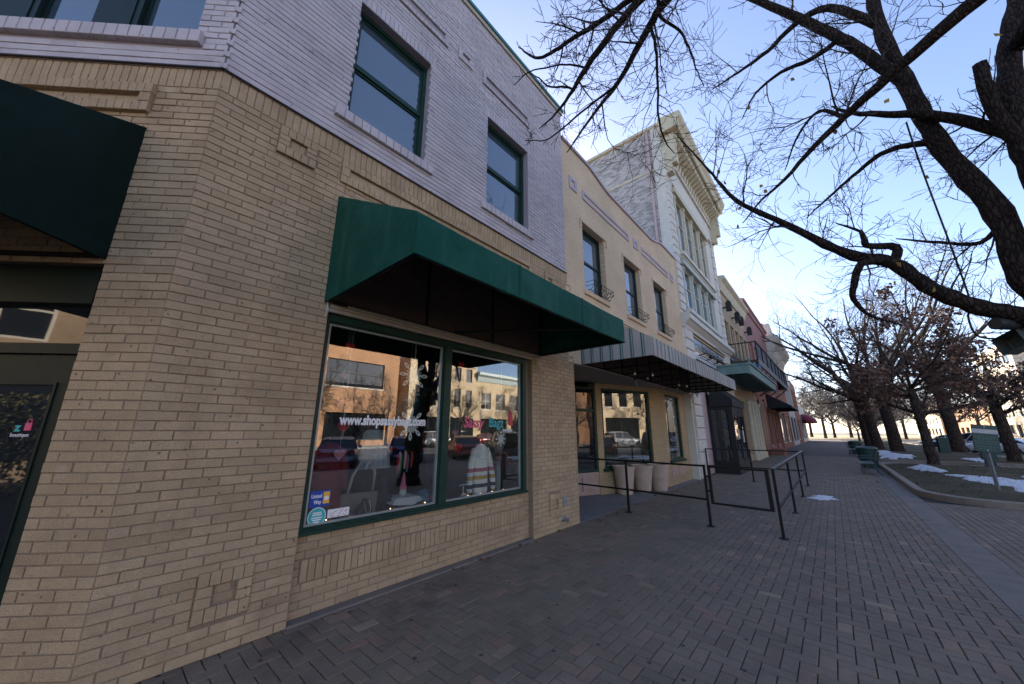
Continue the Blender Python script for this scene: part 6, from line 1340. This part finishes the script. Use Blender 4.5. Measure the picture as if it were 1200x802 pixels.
def tree(name, label, x, y, z, height, trunk_r, lean, seed, levels=2, spread=0.9, fork=0.3, leaves=0, leafsize=0.14, group=None, bark=None, nlimb=7, leafm=None, kids=(4,3), wide=1.0, minr=0.006, low=0.0, elev=(0.5,1.15)):
    """trunk that splits into spreading limbs, each with boughs and twigs"""
    t = thing(name, label, 'tree', (x,y,z), 0, group); r = random.Random(seed); bark = bark or BARK2
    lean = Vector(lean); tm = MB(); cm_ = MB(); ends = []; hf = height*fork; rv = lambda: Vector((r.uniform(-1,1),r.uniform(-1,1),r.uniform(-1,1)))
    top = Vector((lean.x*hf,lean.y*hf,hf))
    P, Q = smooth_line([(0,0,-0.1),(0,0,0.2),(lean.x*hf*0.4,lean.y*hf*0.4,hf*0.45),top,(lean.x*hf*1.3+0.1,lean.y*hf*1.3,hf*1.22)], [trunk_r*1.4,trunk_r*1.06,trunk_r*0.95,trunk_r*0.9,trunk_r*0.62], 5, trunk_r*0.05, r)
    tm.tube(P, Q, 14)
    def bough(b, d, L_, r0, depth, n=8):
        lp = [b]; lr = [r0]; dd = d.normalized(); q = b.copy()
        for s in range(n):
            dd = (dd+rv()*0.17+Vector((0,0,0.035))).normalized(); q = q+dd*L_/n; lp.append(q.copy()); lr.append(max(minr*1.3,r0*(1-0.86*(s+1)/n)))
        tm.tube(lp, lr, 8 if r0 > 0.08 else 6)
        for s in range(2,n+1):
            tt = (lp[s]-lp[s-1]).normalized()
            if depth > 0 and (s % 2 == 0 or r.random() < 0.35):
                sv = tt.cross(rv()).normalized(); bough(lp[s-1], tt*0.8+sv*0.75, L_*r.uniform(0.32,0.55)*(1.1-0.4*s/n), lr[s-1]*0.55, depth-1, 6)
            for c in range(2 if depth else 3):
                sv = tt.cross(rv()).normalized(); sprout(cm_, lp[s], tt*0.7+sv*0.8, max(0.5,L_*r.uniform(0.16,0.3)), max(minr,min(lr[s]*0.5,0.03)), levels-1, r, kids, 0.3, ends, minr)
    for k in range(nlimb):
        a = 2*math.pi*(k*0.382)+r.uniform(-0.35,0.35); u = r.uniform(0.72,1.0) if not low else r.uniform(low,1.0); i = int(u*(len(P)-1)); e = r.uniform(*elev)
        if k == 0: e = 1.35
        d = Vector((math.cos(a)*math.cos(e)*wide,math.sin(a)*math.cos(e)*wide,math.sin(e)))
        bough(P[i], d, (height-hf)*spread*r.uniform(0.75,1.05)*(1.0 if e > 0.7 else 0.8), Q[i]*r.uniform(0.42,0.6), 1)
    tm.build('trunk', bark, t, smooth=True); cm_.build('crown', TWIG2, t)
    if leaves:
        lm = MB(); hub = [r.choice(ends) for _ in range(max(20,leaves//16))]
        for k in range(leaves):
            p, d = r.choice(hub); p = p+rv()*0.26
            leafmesh(lm, p, Vector((r.uniform(-1,1),r.uniform(-1,1),r.uniform(-1.3,0.3))).normalized(), leafsize*r.uniform(0.7,1.25), r)
        lm.build('foliage', leafm, t)['kind'] = 'stuff'
    return t
BROWNLEAF = piecemat('brown_oak_leaf', [(0.0,(0.08,0.046,0.035)),(0.4,(0.16,0.088,0.06)),(0.75,(0.21,0.118,0.078)),(1.0,(0.28,0.17,0.115))], rough=0.8, speck=0.1, bump=0.0)
tree('oak_tree', 'young oak holding brown leaves in the near bed', 26.2,-7.1,0.17, 8.2, 0.19, (-0.05,0.03,0), 5, spread=0.85, fork=0.36, leaves=3800, leafsize=0.18, leafm=BROWNLEAF, nlimb=11, kids=(3,2), wide=1.5, low=0.62, elev=(0.0,0.9))
tree('oak_tree', 'broad oak holding brown leaves nearer the street', 31.5,-10.6,0.15, 7.8, 0.24, (-0.04,0.04,0), 8, spread=0.85, fork=0.38, leaves=3000, leafsize=0.2, leafm=BROWNLEAF, nlimb=10, kids=(3,2), wide=1.5, low=0.65, elev=(0.0,0.9))
tree('elm_tree', 'thick bare tree trunk nearest behind the bench and bin', 41.0,-7.3,0.2, 18.0, 0.38, (-0.05,0.05,0), 11, spread=0.95, fork=0.28, nlimb=8, kids=(4,3), minr=0.0055)
tree('elm_tree', 'bare tree with broad crown spreading over the pavement', 46.5,-6.6,0.1, 18.5, 0.38, (-0.05,0.06,0), 23, spread=1.0, fork=0.22, nlimb=10, kids=(4,3), wide=1.25, minr=0.0055, elev=(0.35,1.1))
tree('elm_tree', 'bare tree just behind the broad crowned one', 53.0,-6.4,0.15, 18.0, 0.34, (-0.03,0.04,0), 29, spread=0.95, fork=0.3, nlimb=7, kids=(4,3), minr=0.006)
tree('elm_tree', 'leaning thick trunk near the parked cars', 45.0,-11.0,0.12, 17.0, 0.40, (-0.06,0.04,0), 37, spread=0.9, fork=0.3, nlimb=7, kids=(4,3), minr=0.0055)
# smaller trees farther off, copies of two forms
fa = tree('small_bare_tree', 'fine twigged bare tree in the bed down the walk', 64.0,-7.2,0.15, 8.0, 0.16, (0,0,0), 41, spread=0.95, fork=0.25, nlimb=8, kids=(3,3), minr=0.012, group='bare trees down the walk', elev=(0.3,1.1), wide=1.3)
fb = tree('small_bare_tree', 'bare street tree opposite the corner shop', 4.0,-34.2,0.0, 9.0, 0.17, (0.01,0,0), 43, spread=0.9, fork=0.28, nlimb=7, kids=(3,3), minr=0.012, group='bare trees on the far pavement', elev=(0.4,1.1), wide=1.1)
for i,(x,y,s,rz) in enumerate([(74,-8.0,0.9,1.0),(82,-6.8,0.85,2.2),(92,-8.5,1.0,3.3)]):
    c = copy_tree(fa); c.location = (x,y,0.15); c.scale = (s,s,s); c.rotation_euler = (0,0,rz); c['label'] = ['second fine twigged bare tree down the walk','third fine twigged bare tree down the walk','farthest fine twigged bare tree down the walk'][i]
for i,(x,s,rz) in enumerate([(13,1.0,0.7),(22,0.9,1.9),(33,1.05,2.8),(45,1.0,4.0),(58,1.1,5.0),(72,1.1,0.3),(90,1.2,1.2)]):
    c = copy_tree(fb); c.location = (x,-34.2,0); c.scale = (s,s,s); c.rotation_euler = (0,0,rz); c['label'] = 'bare street tree on the far pavement, %s from the corner' % ['second','third','fourth','fifth','sixth','seventh','eighth'][i]
fc = None
FAR = [(135,-2,1.5,'straight ahead of the walk'),(140,-12,1.6,'right of the walk'),(150,6,1.7,'behind the row'),(146,-22,1.6,'by the road'),(138,-30,1.4,'right of the road'),(160,-8,1.9,'tallest and farthest'),(128,4,1.3,'beside the low white building'),(122,-9,1.1,'first beyond the beds'),(131,-17,1.3,'on the street corner'),(155,-16,1.7,'behind the street corner'),(118,-14,1.0,'near the far cars'),(150,-4,1.6,'behind the middle of the walk'),(170,-18,1.9,'far behind the road'),(112,2.5,1.0,'at the end of the row'),(165,2,1.8,'in the park'),(125,-24,1.2,'at the far kerb')]
for i,(x,y,s,lb) in enumerate(FAR):
    c = copy_tree(fa if i % 2 else fb); c.location = (x,y,-0.15); c.scale = (s*1.35,s*1.35,s*1.35); c.rotation_euler = (0,0,i*1.3); c['label'] = 'hazy bare tree beyond the end of the street, '+lb; c['group'] = 'bare trees beyond the street end'
struct(MB().box(122,260,-60,40,-0.14,-0.10).build('park_lawn', mat('dry_park_grass', (0.30,0.24,0.13), 0.95, 0.2, 0.6)))
# evergreen shrubs and hedge across the corner, seen mirrored in the corner door
def shrub(x, y, rad, h, seed, label):
    t = thing('shrub', label, 'shrub', (x,y,-0.15)); r = random.Random(seed); m = MB(); st = MB()
    for k in range(16):
        a = r.uniform(0,6.28); st.tube([(0,0,-0.05),(rad*0.4*math.cos(a),rad*0.4*math.sin(a),h*0.5),(rad*0.7*math.cos(a),rad*0.7*math.sin(a),h*0.85)],[0.03,0.02,0.006],4)
    for k in range(1600):
        a = r.uniform(0,6.28); q = r.random()**0.5; zz = r.random(); rr = rad*q*(1-0.5*zz*zz)*(1+0.2*math.sin(3*a)); leafmesh(m, Vector((rr*math.cos(a),rr*math.sin(a),0.1+zz*h)), Vector((r.uniform(-1,1),r.uniform(-1,1),r.uniform(-0.3,1))).normalized(), 0.14, r)
    st.build('stems', TWIG, t); m.build('foliage', mat('olive_leaf', (0.09,0.085,0.03), 0.8, 0.3, 3), t)
for i,(x,y) in enumerate(((-12,4.5),(-12.5,7.0),(-12,9.5),(-12.2,2.0))): shrub(x,y,1.5,2.6,50+i,'olive shrub across the side street, %s of the four' % ['third','second','first','last'][i])

# ------------------------------------------------------------------ far side of the street
ORB = brickmat('orange_brick', (0.40,0.21,0.11), (0.45,0.25,0.14), (0.36,0.27,0.2), 'XZ', 0.075, 0.22); CRB = brickmat('cream_brick', (0.52,0.40,0.26), (0.56,0.44,0.29), (0.45,0.36,0.26), 'XZ', 0.075, 0.22)
def far_building(name, label, x0, x1, h, wallm, wins, shops, fm, corn=None, depth=16, extra=None):
    M = Matrix.Translation((x1,-36.5,0)) @ Matrix.Rotation(math.pi,4,'Z'); W = x1-x0        # u runs towards -X
    root = thing(name, label, 'building', (x1,-36.5,0), math.pi)
    cv = lambda q: (x1-q[1], x1-q[0], q[2], q[3])
    ws = [cv(q) for q in wins]; ss = [cv(q) for q in shops]
    m = MB(M); m.wallholes(0.01,W-0.01,0,h,0,0.35,ws+ss); att(m.build('wall', wallm), root)
    m = MB(M); m.box(0.01,W-0.01,0.36,depth,h-0.8,h-0.6); m.box(0.01,0.3,0.36,depth,0,h-0.81); m.box(W-0.3,W-0.01,0.36,depth,0,h-0.81); m.box(0.3,W-0.3,depth-0.3,depth,0,h-0.81); att(m.build('side_walls_and_roof', wallm), root)
    for q in ws: win(M, root, *q, fm, PANE, dep=0.12, w=0.1, rows=2, cols=2 if q[1]-q[0] > 1.8 else 1, sill=0.15, sillm=CREAMW)
    for q in ss: win(M, root, *q, GREEN_D, PANE, dep=0.3, w=0.12, rows=1, cols=max(1,int((q[1]-q[0])/1.8)), name='shop_window')
    if corn: m = MB(M); m.prism([(0.0,h-corn[1]),(-0.1,h-corn[1]),(-corn[0]*0.5,h-corn[1]*0.5),(-corn[0],h-corn[1]*0.3),(-corn[0],h),(0.0,h+0.05)],0,W); att(m.build('cornice', corn[2]), root)
    return root
far_building('orange_brick_block', 'sunlit orange brick block across the street with wide upper window', -4, 24.4, 12.5, ORB, [(2,7.5,6.6,9.4),(15.6,22.4,6.5,9.5)], [(1,8,0.6,3.6),(10,14,0.6,3.6),(16,23,0.6,3.6)], STEEL, corn=(0.3,0.5,ORB))
far_building('cream_brick_block', 'sunlit cream brick block across the street with paired windows', 26.0, 38.0, 12.0, CRB, [(27.0+2.2*k,28.2+2.2*k,5.0,7.6) for k in range(5)]+[(27.0+2.2*k,28.2+2.2*k,8.8,10.8) for k in range(5)], [(27,32,0.5,3.5),(33,37.5,0.5,3.5)], GREEN_D, corn=(0.5,0.9,CREAMW))
cv2 = far_building('cream_corniced_block', 'sunlit cream block across the street with pale blue cornice', 38.0, 52.0, 10.6, CRB, [(39.0+3.3*k,41.2+3.3*k,4.9,7.5) for k in range(4)], [(39,45,0.5,3.5),(46,51.5,0.5,3.5)], CREAMW, corn=(0.7,1.4,mat('pale_blue_paint', (0.42,0.50,0.50), 0.6)))
far_building('red_brick_block', 'red brick block farther along the far side', 52.0, 66.0, 9.0, REDB, [(53+2.6*k,54.6+2.6*k,5,7.4) for k in range(5)], [(53,58,0.5,3.4),(60,65,0.5,3.4)], CREAMW)
far_building('pale_office_block', 'pale office block with ribbon windows glimpsed at right behind the oaks', 70.0, 96.0, 15.0, mat('pale_concrete_panel', (0.55,0.47,0.36), 0.8, 0.08, 1), [(71.5+4.9*k,75.2+4.9*k,z,z+1.9) for k in range(5) for z in (5.2,8.6,12.0)], [(71.5+4.9*k,75.2+4.9*k,0.5,3.4) for k in range(5)], STEEL)
far_building('tall_pale_block', 'tall pale block far along the opposite side, glimpsed right of the oaks', 132.0, 160.0, 22.0, MATS['pale_concrete_panel'], [(134+5*k,138+5*k,z,z+2.0) for k in range(5) for z in (5.2,9.2,13.2,17.2)], [(134+5*k,138+5*k,0.5,3.4) for k in range(5)], STEEL)
far_building('long_orange_block', 'long low orange brick block behind the parked cars far away', 162.0, 215.0, 9.0, ORB, [(165+6*k,168+6*k,5.0,7.2) for k in range(8)], [(165+6*k,169+6*k,0.5,3.2) for k in range(8)], CREAMW)
far_building('far_cream_block', 'cream block at the far end of the opposite side', 220.0, 280.0, 13.0, CRB, [(224+7*k,228+7*k,z,z+2.2) for k in range(7) for z in (5.0,9.0)], [(224+7*k,228+7*k,0.5,3.2) for k in range(7)], CREAMW)
far_building('low_tan_block', 'low tan block far along the opposite side', 100.0, 125.0, 7.5, CRB, [(102+4.5*k,104+4.5*k,4.4,6.2) for k in range(5)], [(102,110,0.5,3.2),(112,122,0.5,3.2)], STEEL)
# building across the side street, mirrored in the corner door
t = thing('side_street_building', 'brick building across the side street behind the shrubs', 'building', (-20,-10,0))
MS = Matrix.Translation((-16,-12,0)) @ Matrix.Rotation(math.pi/2,4,'Z'); ws = [(2+4*k,4.4+4*k,4.6,6.8) for k in range(6)]; ss = [(1.5+6*k,6.5+6*k,0.6,3.4) for k in range(4)]
m = MB(MS); m.wallholes(0,27,-0.15,8.6,0,0.35,ws+ss); m.box(0,27,0.36,12,8.0,8.2); m.box(0,0.3,0.36,12,-0.15,8.0); m.box(26.7,27,0.36,12,-0.15,8.0); m.box(0.3,26.7,11.7,12,-0.15,8.0); att(m.build('wall', brickmat('tan_side_brick', (0.38,0.27,0.17), (0.42,0.30,0.19), (0.33,0.27,0.2), 'YZ')), t)
for q in ws: win(MS, t, *q, CREAMW, PANE, dep=0.12, w=0.1, rows=2, cols=2)
for q in ss: win(MS, t, *q, STEEL, PANE, dep=0.2, w=0.1, rows=1, cols=3, name='shop_window')
# fallen leaves along the walls
m = MB(); r = random.Random(77)
for k in range(260):
    x, y = (r.uniform(1.5,30),-abs(r.gauss(0,0.12))-0.03) if r.random() < 0.35 else (r.uniform(14,40),r.uniform(-11,-4.3))
    if y < -5.2: z = 0.24
    else: z = 0.006
    if y < -5.2 and not (14 < x < 26.8): continue
    leafmesh(m, Vector((x,y,z)), Vector((r.uniform(-1,1),r.uniform(-1,1),0.15)).normalized(), r.uniform(0.05,0.1), r)
o = m.build('fallen_leaves', BROWNLEAF); tag(o, 'scattered brown fallen leaves along the walls and beds', 'leaves', kind='stuff')
